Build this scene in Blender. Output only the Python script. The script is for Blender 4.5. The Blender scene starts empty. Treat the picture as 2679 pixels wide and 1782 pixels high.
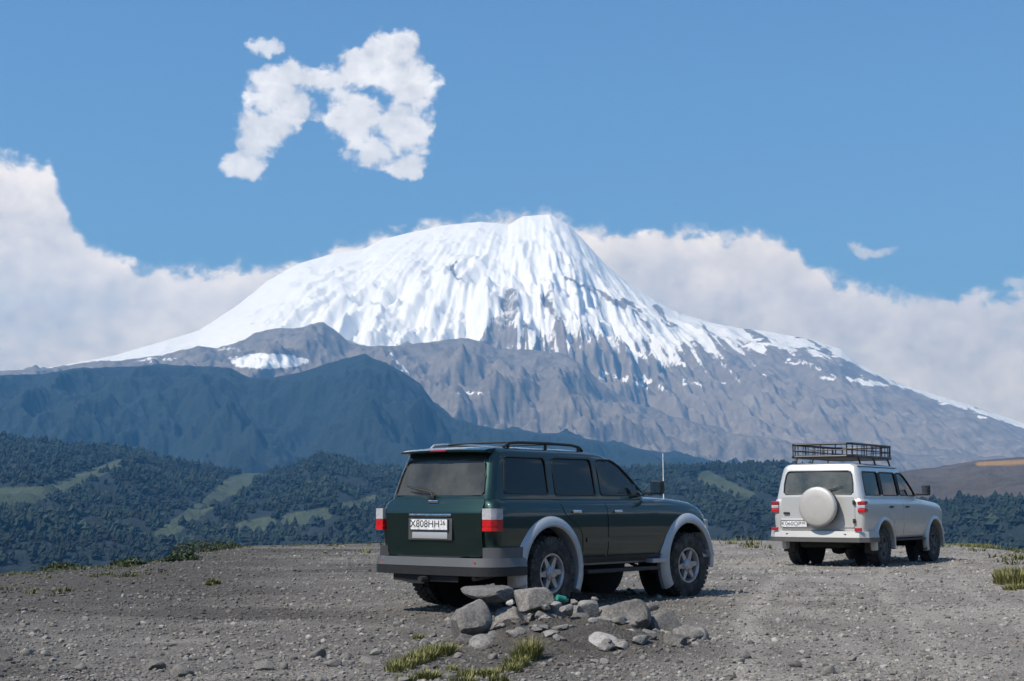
import bpy, bmesh, math, random
import numpy as np
from mathutils import Vector, Matrix
R = math.radians
random.seed(7)
S = bpy.context.scene
COL = S.collection

# ------------------------------------------------------------------ camera
FPX, CAMH, YH = 3700.0, 1.16, 1320.0          # focal length in photo pixels, eye height, horizon row
PITCH = math.atan((YH - 891) / FPX)
cd = bpy.data.cameras.new('camera'); cam = bpy.data.objects.new('camera', cd); COL.objects.link(cam); S.camera = cam
cam.location = (0, 0, CAMH); cam.rotation_euler = (R(90) + PITCH, 0, 0)
cd.sensor_width = 36; cd.lens = 36 * FPX / 2679; cd.clip_start = 0.1; cd.clip_end = 200000

SUN_AZ, SUN_EL = R(-128), R(50)                # azimuth measured clockwise from +Y (the view direction)
SUNDIR = Vector((math.sin(SUN_AZ) * math.cos(SUN_EL), math.cos(SUN_AZ) * math.cos(SUN_EL), math.sin(SUN_EL)))


def ray(px, py):
    u = (px - 1339.5) / FPX; v = (891 - py) / FPX
    c, s = math.cos(PITCH), math.sin(PITCH)
    return (u, c - v * s, s + v * c)


def azel(px, py):
    x, y, z = ray(px, py)
    return math.degrees(math.atan2(x, y)), math.degrees(math.atan2(z, math.hypot(x, y)))


# ------------------------------------------------------------------ world: sky with clouds
def build_world():
    w = bpy.data.worlds.new("World"); S.world = w; w.use_nodes = True
    nt = w.node_tree; N = nt.nodes; L = nt.links; N.clear()

    def new(t, **k):
        n = N.new(t)
        for a, b in k.items(): setattr(n, a, b)
        return n

    def con(a, b):
        if isinstance(a, (int, float)): b.default_value = a
        else: L.new(a, b)

    def M(op, a, b=0.0, c=0.0):
        n = new('ShaderNodeMath', operation=op)
        con(a, n.inputs[0]); con(b, n.inputs[1])
        if len(n.inputs) > 2: con(c, n.inputs[2])
        return n.outputs[0]

    def SM(x, lo, hi):
        n = new('ShaderNodeMapRange', interpolation_type='SMOOTHSTEP'); con(x, n.inputs[0])
        n.inputs[1].default_value = lo; n.inputs[2].default_value = hi
        return n.outputs[0]

    tc = new('ShaderNodeTexCoord'); sep = new('ShaderNodeSeparateXYZ'); L.new(tc.outputs['Generated'], sep.inputs[0])
    x, y, z = sep.outputs
    az = M('MULTIPLY', M('ARCTAN2', x, y), 57.29578)
    el = M('MULTIPLY', M('ARCSINE', z), 57.29578)
    com = new('ShaderNodeCombineXYZ'); L.new(az, com.inputs[0]); L.new(el, com.inputs[1])

    def noise(scale, det=6, rough=.55, sx=1.0, sy=1.0, off=(0, 0, 0), dist=0.0):
        mp = new('ShaderNodeMapping'); L.new(com.outputs[0], mp.inputs[0])
        mp.inputs['Scale'].default_value = (sx, sy, 1); mp.inputs['Location'].default_value = off
        n = new('ShaderNodeTexNoise'); L.new(mp.outputs[0], n.inputs['Vector'])
        n.inputs['Scale'].default_value = scale; n.inputs['Detail'].default_value = det; n.inputs['Roughness'].default_value = rough
        n.inputs['Distortion'].default_value = dist
        return n.outputs[0]

    n1 = noise(.55, 8, .6, off=(3, 1, 0)); n2 = noise(.55, 8, .6, off=(13, 41, 5))
    nf = noise(1.25, 7, .54, 1, 1.25, off=(7, 9, 2), dist=.25)
    wx = M('ADD', az, M('MULTIPLY', M('SUBTRACT', n1, .5), 2.2)); wy = M('ADD', el, M('MULTIPLY', M('SUBTRACT', n2, .5), 2.0))

    def blobs(lst):
        f = None
        for px, py, rx, ry in lst:
            a, e = azel(px, py); k = 1 / 64.6
            dx = M('DIVIDE', M('SUBTRACT', wx, a), rx * k); dy = M('DIVIDE', M('SUBTRACT', wy, e), ry * k)
            d = M('SUBTRACT', 1.0, M('ADD', M('MULTIPLY', dx, dx), M('MULTIPLY', dy, dy)))
            d = M('MAXIMUM', d, -1.5)
            f = d if f is None else M('SMOOTH_MAX', f, d, .35)
        return f

    cum = blobs([(1020, 150, 85, 75), (1075, 225, 95, 80), (950, 180, 105, 50), (800, 205, 165, 48), (705, 240, 80, 62),
                 (700, 330, 88, 68), (668, 380, 66, 50), (640, 425, 62, 46), (770, 290, 80, 50), (930, 300, 95, 70), (965, 395, 100, 55),
                 (1050, 330, 75, 95), (1060, 435, 55, 38)])
    cumd = M('ADD', cum, M('MULTIPLY', M('SUBTRACT', nf, .5), 2.2))
    cum_m = SM(cumd, -.05, .75)
    edge = blobs([(2275, 655, 75, 22), (2690, 735, 70, 30), (690, 118, 60, 28), (-260, 430, 220, 120), (2950, 560, 160, 60)])
    edge_m = M('MULTIPLY', SM(M('ADD', edge, M('MULTIPLY', M('SUBTRACT', nf, .5), 1.6)), -.1, .8), .85)

    # cloud bank round the mountain: everything below a top line that varies with azimuth
    top = [(-1500, 520), (-700, 430), (-200, 395), (60, 400), (130, 425), (185, 560), (230, 625), (300, 655), (420, 688), (560, 702), (760, 672), (900, 632),
           (1080, 588), (1300, 552), (1420, 545), (1480, 570), (1560, 592), (1700, 596), (1980, 606), (2080, 640), (2150, 700), (2260, 752), (2500, 768), (2700, 752), (3000, 690), (3600, 640), (4300, 700)]
    fc = new('ShaderNodeFloatCurve'); cv = fc.mapping.curves[0]
    a0, a1, e0, e1 = -40.0, 40.0, 0.0, 20.0
    pts = []
    for px, py in top:
        a, e = azel(px, py); pts.append(((a - a0) / (a1 - a0), (e - e0) / (e1 - e0)))
    pts = [(0.0, pts[0][1])] + [p for p in pts if 0.01 < p[0] < .99] + [(1.0, pts[-1][1])]
    cv.points[0].location = pts[0]; cv.points[1].location = pts[-1]
    for p in pts[1:-1]: cv.points.new(*p)
    for p in cv.points: p.handle_type = 'VECTOR'
    fc.mapping.update()
    azc = M('MULTIPLY', M('PINGPONG', M('ADD', az, 200), 40), 1.0)        # outside the view the bank repeats, mirrored
    azn = M('DIVIDE', M('SUBTRACT', az, a0), a1 - a0)
    azin = M('PINGPONG', azn, 1.0)
    L.new(azin, fc.inputs['Value']); fc.inputs['Factor'].default_value = 1
    topel = M('MULTIPLY', fc.outputs[0], e1 - e0)
    big = noise(.16, 4, .5, .6, 1.5, off=(5, 77, 3))
    bn = M('ADD', M('MULTIPLY', M('SUBTRACT', nf, .5), 1.7), M('MULTIPLY', M('SUBTRACT', n1, .5), .9))
    bd = M('ADD', M('SUBTRACT', topel, el), bn)
    bank_m = SM(bd, -.12, .55)
    thin = M('ADD', .90, M('MULTIPLY', SM(big, .33, .58), .10))
    bank_m = M('MULTIPLY', bank_m, thin)
    # scattered small cumulus elsewhere, well above and beside the view
    far = noise(.07, 6, .6, 1, 1.6, off=(31, 17, 9))
    outm = M('MAXIMUM', SM(M('ABSOLUTE', az), 24, 34), SM(el, 22, 30))
    far_m = M('MULTIPLY', M('MULTIPLY', SM(far, .56, .68), outm), .9)

    mask = M('MAXIMUM', M('MAXIMUM', cum_m, bank_m), M('MAXIMUM', edge_m, far_m))
    # brightness inside the clouds: bright sunlit tops, greyer bodies
    shade = M('ADD', M('MULTIPLY', nf, .55), M('MULTIPLY', n2, .80))
    lum = new('ShaderNodeMapRange'); con(shade, lum.inputs[0]); lum.inputs[1].default_value = .45; lum.inputs[2].default_value = .9
    lum.inputs[3].default_value = CLOUD[0]; lum.inputs[4].default_value = CLOUD[1]
    topb = M('MULTIPLY', M('SUBTRACT', 1.0, SM(bd, .2, 1.6)), .10)
    lumv = M('ADD', M('ADD', lum.outputs[0], topb), M('MULTIPLY', bank_m, M('ADD', .30, M('MULTIPLY', M('SUBTRACT', 1.0, SM(M('ABSOLUTE', M('ADD', az, 10.0)), 2.0, 9.0)), .36))))
    ccol = new('ShaderNodeCombineColor')
    L.new(M('MULTIPLY', lumv, M('ADD', 1.02, M('MULTIPLY', bank_m, .08))), ccol.inputs[0]); L.new(M('MULTIPLY', lumv, 1.0), ccol.inputs[1]); L.new(M('MULTIPLY', lumv, M('SUBTRACT', .98, M('MULTIPLY', bank_m, .10))), ccol.inputs[2])

    sky = new('ShaderNodeTexSky', sky_type='NISHITA', sun_disc=False, sun_elevation=SUN_EL, sun_rotation=SUN_AZ, altitude=2200, air_density=1.5, dust_density=0.0, ozone_density=8.0)
    b1 = new('ShaderNodeBackground'); L.new(sky.outputs[0], b1.inputs[0]); b1.inputs[1].default_value = SKYS
    b2 = new('ShaderNodeBackground'); L.new(ccol.outputs[0], b2.inputs[0]); b2.inputs[1].default_value = 1.0
    mx = new('ShaderNodeMixShader'); L.new(mask, mx.inputs[0]); L.new(b1.outputs[0], mx.inputs[1]); L.new(b2.outputs[0], mx.inputs[2])
    out = new('ShaderNodeOutputWorld'); L.new(mx.outputs[0], out.inputs[0])


SKYS = 0.098
CLOUD = (.54, 1.08)
build_world()
sl = bpy.data.lights.new('sun', 'SUN'); sl.energy = 5.0; sl.angle = R(1.2); sl.color = (1, .955, .89)
so = bpy.data.objects.new('sun', sl); COL.objects.link(so); so.rotation_euler = SUNDIR.to_track_quat('Z', 'Y').to_euler()
S.view_settings.view_transform = 'Standard'; S.view_settings.look = 'None'; S.view_settings.gamma = 1; S.view_settings.exposure = 0.45
S.cycles.use_denoising = True
S.cycles.max_bounces = 8; S.cycles.transparent_max_bounces = 12; S.cycles.volume_bounces = 0


# ------------------------------------------------------------------ materials
class NT:
    def __init__(s, name):
        s.m = bpy.data.materials.new(name); s.m.use_nodes = True; s.t = s.m.node_tree; s.t.nodes.clear()
        s.out = s.n('ShaderNodeOutputMaterial')

    def n(s, t, **k):
        x = s.t.nodes.new(t)
        for a, b in k.items(): setattr(x, a, b)
        return x

    def con(s, a, b):
        if hasattr(a, 'is_linked'): s.t.links.new(a, b)
        elif isinstance(a, tuple) and len(a) == 3 and b.type == 'RGBA': b.default_value = (*a, 1)
        else: b.default_value = a

    def math(s, op, a, b=0.0, c=0.0, clamp=False):
        x = s.n('ShaderNodeMath', operation=op, use_clamp=clamp); s.con(a, x.inputs[0]); s.con(b, x.inputs[1]); s.con(c, x.inputs[2]); return x.outputs[0]

    def coord(s, kind='Object', scale=(1, 1, 1), loc=(0, 0, 0)):
        tc = s.n('ShaderNodeTexCoord'); mp = s.n('ShaderNodeMapping'); s.t.links.new(tc.outputs[kind], mp.inputs[0])
        mp.inputs['Scale'].default_value = scale; mp.inputs['Location'].default_value = loc; return mp.outputs[0]

    def noise(s, vec, scale, det=5, rough=.6, dist=0):
        x = s.n('ShaderNodeTexNoise'); s.t.links.new(vec, x.inputs['Vector']); x.inputs['Scale'].default_value = scale
        x.inputs['Detail'].default_value = det; x.inputs['Roughness'].default_value = rough; x.inputs['Distortion'].default_value = dist
        return x.outputs[0]

    def voro(s, vec, scale, feature='F1'):
        x = s.n('ShaderNodeTexVoronoi', feature=feature); s.t.links.new(vec, x.inputs['Vector']); x.inputs['Scale'].default_value = scale
        return x

    def ss(s, v, lo, hi, a=0.0, b=1.0):
        x = s.n('ShaderNodeMapRange', interpolation_type='SMOOTHSTEP'); s.con(v, x.inputs[0])
        for i, q in enumerate((lo, hi, a, b)): x.inputs[i + 1].default_value = q
        return x.outputs[0]

    def ramp(s, v, stops):
        x = s.n('ShaderNodeValToRGB'); s.con(v, x.inputs[0]); e = x.color_ramp.elements
        while len(e) < len(stops): e.new(.5)
        for q, (p, c) in zip(e, stops): q.position = p; q.color = (*c, 1)
        return x.outputs[0]

    def mix(s, f, a, b, mode='MIX'):
        x = s.n('ShaderNodeMix', data_type='RGBA', blend_type=mode); s.con(f, x.inputs[0]); s.con(a, x.inputs[6]); s.con(b, x.inputs[7]); return x.outputs[2]

    def attr(s, name):
        x = s.n('ShaderNodeAttribute', attribute_name=name); return x

    def bump(s, h, strength, dist):
        x = s.n('ShaderNodeBump'); s.con(h, x.inputs['Height']); x.inputs['Strength'].default_value = strength; x.inputs['Distance'].default_value = dist; return x.outputs[0]

    def pbr(s, color, rough=.8, normal=None, **k):
        b = s.n('ShaderNodeBsdfPrincipled'); s.con(color, b.inputs['Base Color']); s.con(rough, b.inputs['Roughness'])
        if normal is not None: s.con(normal, b.inputs['Normal'])
        for a, v in k.items(): s.con(v, b.inputs[a.replace('_', ' ')])
        s.t.links.new(b.outputs[0], s.out.inputs[0]); return s.m


MAT = {}


def mk_mats():
    # plain painted things
    def paint(name, col, metal, dust, dustcol=(.20, .18, .155), rough=.30):
        t = NT(name); v = t.coord('Object'); n = t.noise(v, 3.5, 6, .65); n2 = t.noise(v, 40, 4, .6)
        sp = t.n('ShaderNodeSeparateXYZ'); t.t.links.new(t.coord('Object'), sp.inputs[0])
        low = t.ss(sp.outputs[2], .35, 1.15, 1, .12)
        d = t.math('MULTIPLY', t.math('MULTIPLY', low, t.math('ADD', t.math('MULTIPLY', n, 1.1), t.math('MULTIPLY', n2, .35))), dust, clamp=True)
        c = t.mix(d, col, dustcol)
        r = t.math('ADD', rough, t.math('MULTIPLY', d, .55), clamp=True)
        return t.pbr(c, r, Metallic=metal, Coat_Weight=t.math('SUBTRACT', 1.0, t.math('MULTIPLY', d, 1.0, clamp=True), clamp=True), Coat_Roughness=.04)
    MAT['green'] = paint('dark_green_paint', (.005, .026, .022), .75, .05, rough=.40)
    MAT['silver_trim'] = paint('silver_trim_paint', (.44, .46, .48), .3, .4, rough=.38)
    MAT['bumper_grey'] = paint('grey_bumper_paint', (.060, .062, .065), .2, .45, (.15, .14, .125), rough=.45)
    MAT['champagne'] = paint('silver_beige_paint', (.60, .59, .565), .5, .5, (.24, .22, .19), rough=.36)

    def simple(name, col, rough=.6, metal=0.0, **k):
        t = NT(name); v = t.coord('Object'); n = t.noise(v, 18, 5, .6)
        c = t.mix(t.ss(n, .3, .75), tuple(q * .8 for q in col), tuple(min(1, q * 1.18) for q in col))
        return t.pbr(c, rough, Metallic=metal, **k)
    MAT['black_plastic'] = simple('black_plastic', (.014, .014, .015), .55)
    MAT['under'] = simple('underbody_black', (.018, .017, .016), .85)
    MAT['seat'] = simple('dark_seat_cloth', (.03, .03, .032), .9)
    MAT['chrome'] = simple('chrome', (.75, .76, .77), .14, 1.0)
    MAT['alloy'] = simple('alloy_wheel', (.42, .42, .43), .35, .75)
    MAT['dark_alloy'] = simple('dusty_steel_wheel', (.10, .10, .10), .55, .4)
    MAT['rack'] = simple('black_rack_tube', (.012, .012, .013), .42)
    MAT['white_plate'] = simple('white_plate', (.66, .67, .68), .4)
    MAT['plate_ink'] = simple('plate_ink', (.012, .012, .014), .5)
    MAT['red_lens'] = simple('red_lens', (.50, .010, .012), .18, Coat_Weight=.8)
    MAT['dim_red_lens'] = simple('dark_red_lens', (.30, .012, .02), .22, Coat_Weight=.8)
    MAT['clear_lens'] = simple('clear_lens', (.40, .40, .42), .15, Coat_Weight=.8)
    MAT['orange_lens'] = simple('orange_lens', (.55, .16, .02), .2, Coat_Weight=.8)
    MAT['teal'] = simple('teal_scrap', (.02, .20, .15), .3)
    # tyre rubber with dust
    t = NT('tyre_rubber'); v = t.coord('Object'); n = t.noise(v, 9, 6, .7)
    MAT['tyre'] = t.pbr(t.mix(t.ss(n, .38, .72), (.018, .018, .018), (.085, .078, .07)), .9, t.bump(t.noise(v, 120, 2), .3, .003))

    def glass(name, tint, dust=.06):
        t = NT(name)
        tr = t.n('ShaderNodeBsdfTransparent'); tr.inputs[0].default_value = (*tint, 1)
        gl = t.n('ShaderNodeBsdfGlossy'); gl.inputs['Roughness'].default_value = .02; gl.inputs[0].default_value = (1, 1, 1, 1)
        fr = t.n('ShaderNodeFresnel'); fr.inputs[0].default_value = 1.52
        mx = t.n('ShaderNodeMixShader'); t.t.links.new(fr.outputs[0], mx.inputs[0]); t.t.links.new(tr.outputs[0], mx.inputs[1]); t.t.links.new(gl.outputs[0], mx.inputs[2])
        df = t.n('ShaderNodeBsdfDiffuse'); df.inputs[0].default_value = (.33, .34, .31, 1)
        m2 = t.n('ShaderNodeMixShader'); nz = t.noise(t.coord('Object'), 2.2, 6, .6)
        t.t.links.new(t.math('MULTIPLY', t.ss(nz, .0, 1.0), dust * 2), m2.inputs[0]); t.t.links.new(mx.outputs[0], m2.inputs[1]); t.t.links.new(df.outputs[0], m2.inputs[2])
        t.t.links.new(m2.outputs[0], t.out.inputs[0]); return t.m
    MAT['light_tint_glass'] = glass('light_tint_glass', (.70, .82, .78), .22)
    MAT['privacy_glass'] = glass('privacy_glass', (.05, .055, .06), .02)
    MAT['rear_glass'] = glass('dusty_rear_glass', (.12, .13, .13), .13)
    MAT['clear_glass'] = glass('clear_glass', (.80, .86, .84), .03)

    # gravel ground
    t = NT('gravel_ground'); v = t.coord('Object')
    big = t.noise(v, .16, 5, .6); mid = t.noise(v, .9, 6, .65); fine = t.noise(v, 9, 6, .75); grit = t.voro(v, 38).outputs['Distance']; grit2 = t.noise(v, 60, 3, .7)
    base = t.ramp(t.math('ADD', t.math('MULTIPLY', mid, .55), t.math('MULTIPLY', fine, .45)),
                  [(.30, (.070, .066, .060)), (.47, (.135, .128, .118)), (.60, (.205, .195, .182)), (.74, (.31, .296, .278))])
    base = t.mix(t.ss(grit2, .35, .7), t.mix(.5, base, (.045, .042, .038)), base)
    at = t.attr('cover')
    pale = t.mix(t.math('MULTIPLY', at.outputs['Fac'], 1.0), base, t.mix(.62, base, (.36, .345, .322)))
    at2 = t.attr('soil')
    dark = t.mix(t.math('MULTIPLY', at2.outputs['Fac'], .85), pale, t.mix(t.ss(fine, .3, .7), (.028, .026, .023), (.075, .069, .060)))
    at3 = t.attr('turf')
    gr = t.mix(t.ss(t.math('ADD', mid, t.math('MULTIPLY', t.math('SUBTRACT', fine, .5), .8)), .3, .7), (.022, .028, .015), (.060, .056, .030))
    col = t.mix(1.0, t.mix(at3.outputs['Fac'], dark, gr), (1.04, 1.0, .94), 'MULTIPLY')
    hgt = t.math('ADD', t.math('MULTIPLY', fine, .9), t.math('MULTIPLY', grit, -.5))
    MAT['ground'] = t.pbr(col, .95, t.bump(hgt, .9, .05))

    def stone(name, lo, hi, lich=(.22, .22, .17), sc=1.0):
        t = NT(name); v = t.coord('Object'); oi = t.n('ShaderNodeObjectInfo')
        vv = t.n('ShaderNodeVectorMath', operation='ADD'); t.t.links.new(v, vv.inputs[0]); t.t.links.new(oi.outputs['Location'], vv.inputs[1])
        v = vv.outputs[0]
        n = t.noise(v, 5 * sc, 8, .7); f = t.noise(v, 40 * sc, 6, .75); l = t.noise(v, 9 * sc, 5, .65)
        c = t.mix(t.ss(t.math('ADD', t.math('MULTIPLY', n, .6), t.math('MULTIPLY', f, .4)), .34, .66), lo, hi)
        c = t.mix(t.math('MULTIPLY', t.ss(l, .58, .68), .6), c, lich)
        c = t.mix(t.math('MULTIPLY', t.ss(t.noise(v, 16 * sc, 4, .7), .6, .7), .7), c, tuple(q * .45 for q in lo))
        rv = t.math('ADD', .72, t.math('MULTIPLY', oi.outputs['Random'], .56))
        cc = t.n('ShaderNodeMix', data_type='RGBA', blend_type='MULTIPLY'); cc.inputs[0].default_value = 1; t.t.links.new(c, cc.inputs[6])
        cb = t.n('ShaderNodeCombineColor'); [t.t.links.new(rv, cb.inputs[i]) for i in range(3)]; t.t.links.new(cb.outputs[0], cc.inputs[7])
        return t.pbr(cc.outputs[2], .92, t.bump(t.math('ADD', t.math('MULTIPLY', n, .6), t.math('MULTIPLY', f, .4)), .8, .03 / sc))
    MAT['rock'] = stone('grey_boulder', (.085, .080, .074), (.235, .225, .212))
    MAT['pale_rock'] = stone('pale_boulder', (.17, .163, .152), (.36, .35, .33))
    MAT['stone'] = stone('scattered_stone', (.085, .08, .073), (.27, .26, .24), sc=3)
    t = NT('gravel_stones'); v = t.coord('Object'); at = t.attr('tone'); f = t.noise(v, 60, 4, .7)
    c = t.ramp(t.math('ADD', t.math('MULTIPLY', at.outputs['Fac'], .8), t.math('MULTIPLY', f, .25)),
               [(.05, (.035, .033, .030)), (.35, (.105, .098, .09)), (.7, (.185, .175, .16)), (1.0, (.36, .345, .32))])
    MAT['gravel'] = t.pbr(c, .95)

    t = NT('grass_blades'); at = t.attr('tone')
    c = t.ramp(at.outputs['Fac'], [(0, (.060, .070, .018)), (.5, (.13, .135, .035)), (1, (.26, .235, .085))])
    m = t.pbr(c, .7); MAT['grass'] = m
    t = NT('shrub_leaves'); at = t.attr('tone')
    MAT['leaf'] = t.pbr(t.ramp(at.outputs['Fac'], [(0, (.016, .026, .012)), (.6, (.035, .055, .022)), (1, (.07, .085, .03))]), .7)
    MAT['twig'] = simple('twig_bark', (.06, .045, .035), .9)

    # far terrain: masks are vertex attributes, broken up by noise
    t = NT('snow_and_rock'); v = t.coord('Object', (.001, .001, .001)); at = t.attr('snow')
    n = t.noise(v, 4, 10, .68); st = t.noise(v, 14, 8, .7)
    sn = t.math('ADD', at.outputs['Fac'], t.math('ADD', t.math('MULTIPLY', t.math('SUBTRACT', n, .5), .55), t.math('MULTIPLY', t.math('SUBTRACT', st, .5), 1.0)))
    rk = t.ramp(t.math('ADD', t.math('MULTIPLY', n, .55), t.math('MULTIPLY', st, .45)), [(.3, (.12, .10, .083)), (.5, (.22, .187, .158)), (.7, (.36, .312, .268))])
    c = t.mix(t.ss(sn, .38, .62), rk, (.86, .88, .90))
    MAT['mountain'] = t.pbr(c, .85, t.bump(st, .4, 22))
    t = NT('brown_rock_slope'); v = t.coord('Object', (.001, .001, .001)); at = t.attr('snow')
    n = t.noise(v, 6, 10, .68); st = t.noise(v, 22, 8, .7)
    rk = t.ramp(t.math('ADD', t.math('MULTIPLY', n, .55), t.math('MULTIPLY', st, .45)), [(.3, (.085, .072, .060)), (.5, (.175, .150, .127)), (.7, (.30, .262, .222))])
    sn = t.math('ADD', at.outputs['Fac'], t.math('ADD', t.math('MULTIPLY', t.math('SUBTRACT', n, .5), .6), t.math('MULTIPLY', t.math('SUBTRACT', st, .5), .6)))
    MAT['ridge'] = t.pbr(t.mix(t.ss(sn, .46, .56), rk, (.84, .86, .88)), .9, t.bump(st, .5, 25))
    t = NT('forest_slope'); v = t.coord('Object', (.001, .001, .001)); at = t.attr('meadow')
    n = t.noise(v, 10, 9, .7); st = t.noise(v, 60, 6, .75)
    fo = t.mix(t.ss(st, .3, .7), (.006, .015, .018), (.013, .029, .032))
    me = t.mix(t.ss(n, .3, .7), (.042, .068, .040), (.085, .105, .058))
    me = t.mix(t.attr('dry').outputs['Fac'], me, t.mix(t.ss(n, .3, .7), (.070, .058, .050), (.135, .112, .092)))
    me = t.mix(t.attr('orange').outputs['Fac'], me, (.42, .24, .085))
    k = t.math('ADD', at.outputs['Fac'], t.math('ADD', t.math('MULTIPLY', t.math('SUBTRACT', n, .5), .7), t.math('MULTIPLY', t.math('SUBTRACT', st, .5), .5)))
    MAT['forest'] = t.pbr(t.mix(t.ss(k, .42, .62), fo, me), .95, t.bump(st, .9, 18))
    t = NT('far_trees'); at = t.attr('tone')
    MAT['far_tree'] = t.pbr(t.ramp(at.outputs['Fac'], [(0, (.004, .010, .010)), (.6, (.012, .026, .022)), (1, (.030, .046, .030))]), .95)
    t = NT('haze_air'); vol = t.n('ShaderNodeVolumePrincipled')
    vol.inputs['Color'].default_value = (.13, .46, 1.0, 1); vol.inputs['Density'].default_value = HAZE; vol.inputs['Absorption Color'].default_value = (.1, .1, .1, 1); vol.inputs['Anisotropy'].default_value = .1
    t.t.links.new(vol.outputs[0], t.out.inputs['Volume']); MAT['haze'] = t.m


HAZE = 8.4e-5
mk_mats()


# ------------------------------------------------------------------ mesh helpers
def link(name, me, mat, parent=None):
    o = bpy.data.objects.new(name, me); COL.objects.link(o)
    if mat is not None and not me.materials: me.materials.append(MAT[mat] if isinstance(mat, str) else mat)
    if parent: o.parent = parent
    return o


def tag(o, label=None, cat=None, group=None, kind=None):
    if label: o['label'] = label
    if cat: o['category'] = cat
    if group: o['group'] = group
    if kind: o['kind'] = kind
    return o


def empty(name, loc, rz=0):
    o = bpy.data.objects.new(name, None); COL.objects.link(o); o.location = loc; o.rotation_euler = (0, 0, rz); return o


def np_mesh(name, V, F, attrs=None, smooth=True, sharp=None):
    V = np.asarray(V, dtype=np.float32); F = np.asarray(F, dtype=np.int32); k = F.shape[1]
    me = bpy.data.meshes.new(name); me.vertices.add(len(V)); me.vertices.foreach_set('co', V.ravel())
    me.loops.add(F.size); me.loops.foreach_set('vertex_index', F.ravel())
    me.polygons.add(len(F)); me.polygons.foreach_set('loop_start', np.arange(0, F.size, k, dtype=np.int32))
    try: me.polygons.foreach_set('loop_total', np.full(len(F), k, dtype=np.int32))
    except Exception: pass
    me.polygons.foreach_set('use_smooth', np.full(len(F), smooth, dtype=bool))
    for n, a in (attrs or {}).items():
        at = me.attributes.new(n, 'FLOAT', 'POINT'); at.data.foreach_set('value', np.asarray(a, dtype=np.float32).ravel())
    me.update(calc_edges=True); me.validate()
    return me


class MB:
    """collects geometry, then links it as ONE mesh object"""
    def __init__(s): s.v = []; s.f = []

    def add(s, V, F):
        k = len(s.v); s.v += [tuple(map(float, p)) for p in V]; s.f += [tuple(i + k for i in f) for f in F]; return s

    def box(s, lo, hi, M=None, bev=0.0):
        (a, b, c), (d, e, f) = lo, hi
        V = [(a, b, c), (d, b, c), (d, e, c), (a, e, c), (a, b, f), (d, b, f), (d, e, f), (a, e, f)]
        Fs = [(0, 3, 2, 1), (4, 5, 6, 7), (0, 1, 5, 4), (1, 2, 6, 5), (2, 3, 7, 6), (3, 0, 4, 7)]
        if bev > 0:
            bm = bmesh.new(); vs = [bm.verts.new(p) for p in V]; [bm.faces.new([vs[i] for i in q]) for q in Fs]
            bmesh.ops.bevel(bm, geom=bm.edges[:], offset=bev, segments=2, profile=.6, affect='EDGES')
            bm.verts.index_update(); V = [tuple(p.co) for p in bm.verts]; Fs = [tuple(p.index for p in q.verts) for q in bm.faces]; bm.free()
        if M is not None: V = [M @ Vector(p) for p in V]
        return s.add(V, Fs)

    def tube(s, pts, r, n=8, closed=False, flat=1.0):
        pts = [Vector(p) for p in pts]; V = []; F = []
        rr = r if isinstance(r, (list, tuple)) else [r] * len(pts)
        for i, p in enumerate(pts):
            a = pts[i - 1] if (i > 0 or closed) else p; b = pts[(i + 1) % len(pts)] if (i < len(pts) - 1 or closed) else p
            d = (b - a).normalized(); up = Vector((0, 0, 1)) if abs(d.z) < .92 else Vector((1, 0, 0))
            x = d.cross(up).normalized(); y = x.cross(d).normalized()
            for k in range(n):
                t = 2 * math.pi * k / n; V.append(p + (x * math.cos(t) + y * math.sin(t) * flat) * rr[i])
        m = len(pts)
        for i in range(m if closed else m - 1):
            for k in range(n):
                F.append((i * n + k, i * n + (k + 1) % n, ((i + 1) % m) * n + (k + 1) % n, ((i + 1) % m) * n + k))
        if not closed: F += [tuple(range(n))[::-1], tuple(range((m - 1) * n, m * n))]
        return s.add(V, F)

    def lathe(s, prof, n=40, axis='Y', c=(0, 0, 0), cap=True):
        """prof: (axial, radius) pairs"""
        V = []; F = []
        for a, r in prof:
            for k in range(n):
                t = 2 * math.pi * k / n; p = (r * math.cos(t), a, r * math.sin(t)) if axis == 'Y' else ((a, r * math.cos(t), r * math.sin(t)) if axis == 'X' else (r * math.cos(t), r * math.sin(t), a))
                V.append((p[0] + c[0], p[1] + c[1], p[2] + c[2]))
        for i in range(len(prof) - 1):
            for k in range(n): F.append((i * n + k, i * n + (k + 1) % n, (i + 1) * n + (k + 1) % n, (i + 1) * n + k))
        if cap: F += [tuple(range(n))[::-1], tuple(range((len(prof) - 1) * n, len(prof) * n))]
        return s.add(V, F)

    def sweep(s, path, prof, closed_prof=True):
        """path: (x, y) points of a plan line; prof: (outward, z)"""
        V = []; F = []; m = len(path); n = len(prof)
        for i, p in enumerate(path):
            a = Vector(path[max(0, i - 1)]); b = Vector(path[min(m - 1, i + 1)]); d = (b - a).normalized(); o = Vector((d.y, -d.x))
            for q, z in prof: V.append((p[0] + o.x * q, p[1] + o.y * q, z))
        for i in range(m - 1):
            for k in range(n if closed_prof else n - 1): F.append((i * n + k, (i + 1) * n + k, (i + 1) * n + (k + 1) % n, i * n + (k + 1) % n))
        if closed_prof: F += [tuple(range(n)), tuple(range((m - 1) * n, m * n))[::-1]]
        return s.add(V, F)

    def mesh(s, name, angle=35, fix=True):
        me = bpy.data.meshes.new(name); me.from_pydata(s.v, [], s.f)
        if fix:
            bm = bmesh.new(); bm.from_mesh(me); bmesh.ops.recalc_face_normals(bm, faces=bm.faces[:]); bm.to_mesh(me); bm.free()
        for p in me.polygons: p.use_smooth = True
        if angle is not None: me.set_sharp_from_angle(angle=R(angle))
        return me

    def build(s, name, mat, parent=None, angle=35): return link(name, s.mesh(name, angle), mat, parent)


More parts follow.
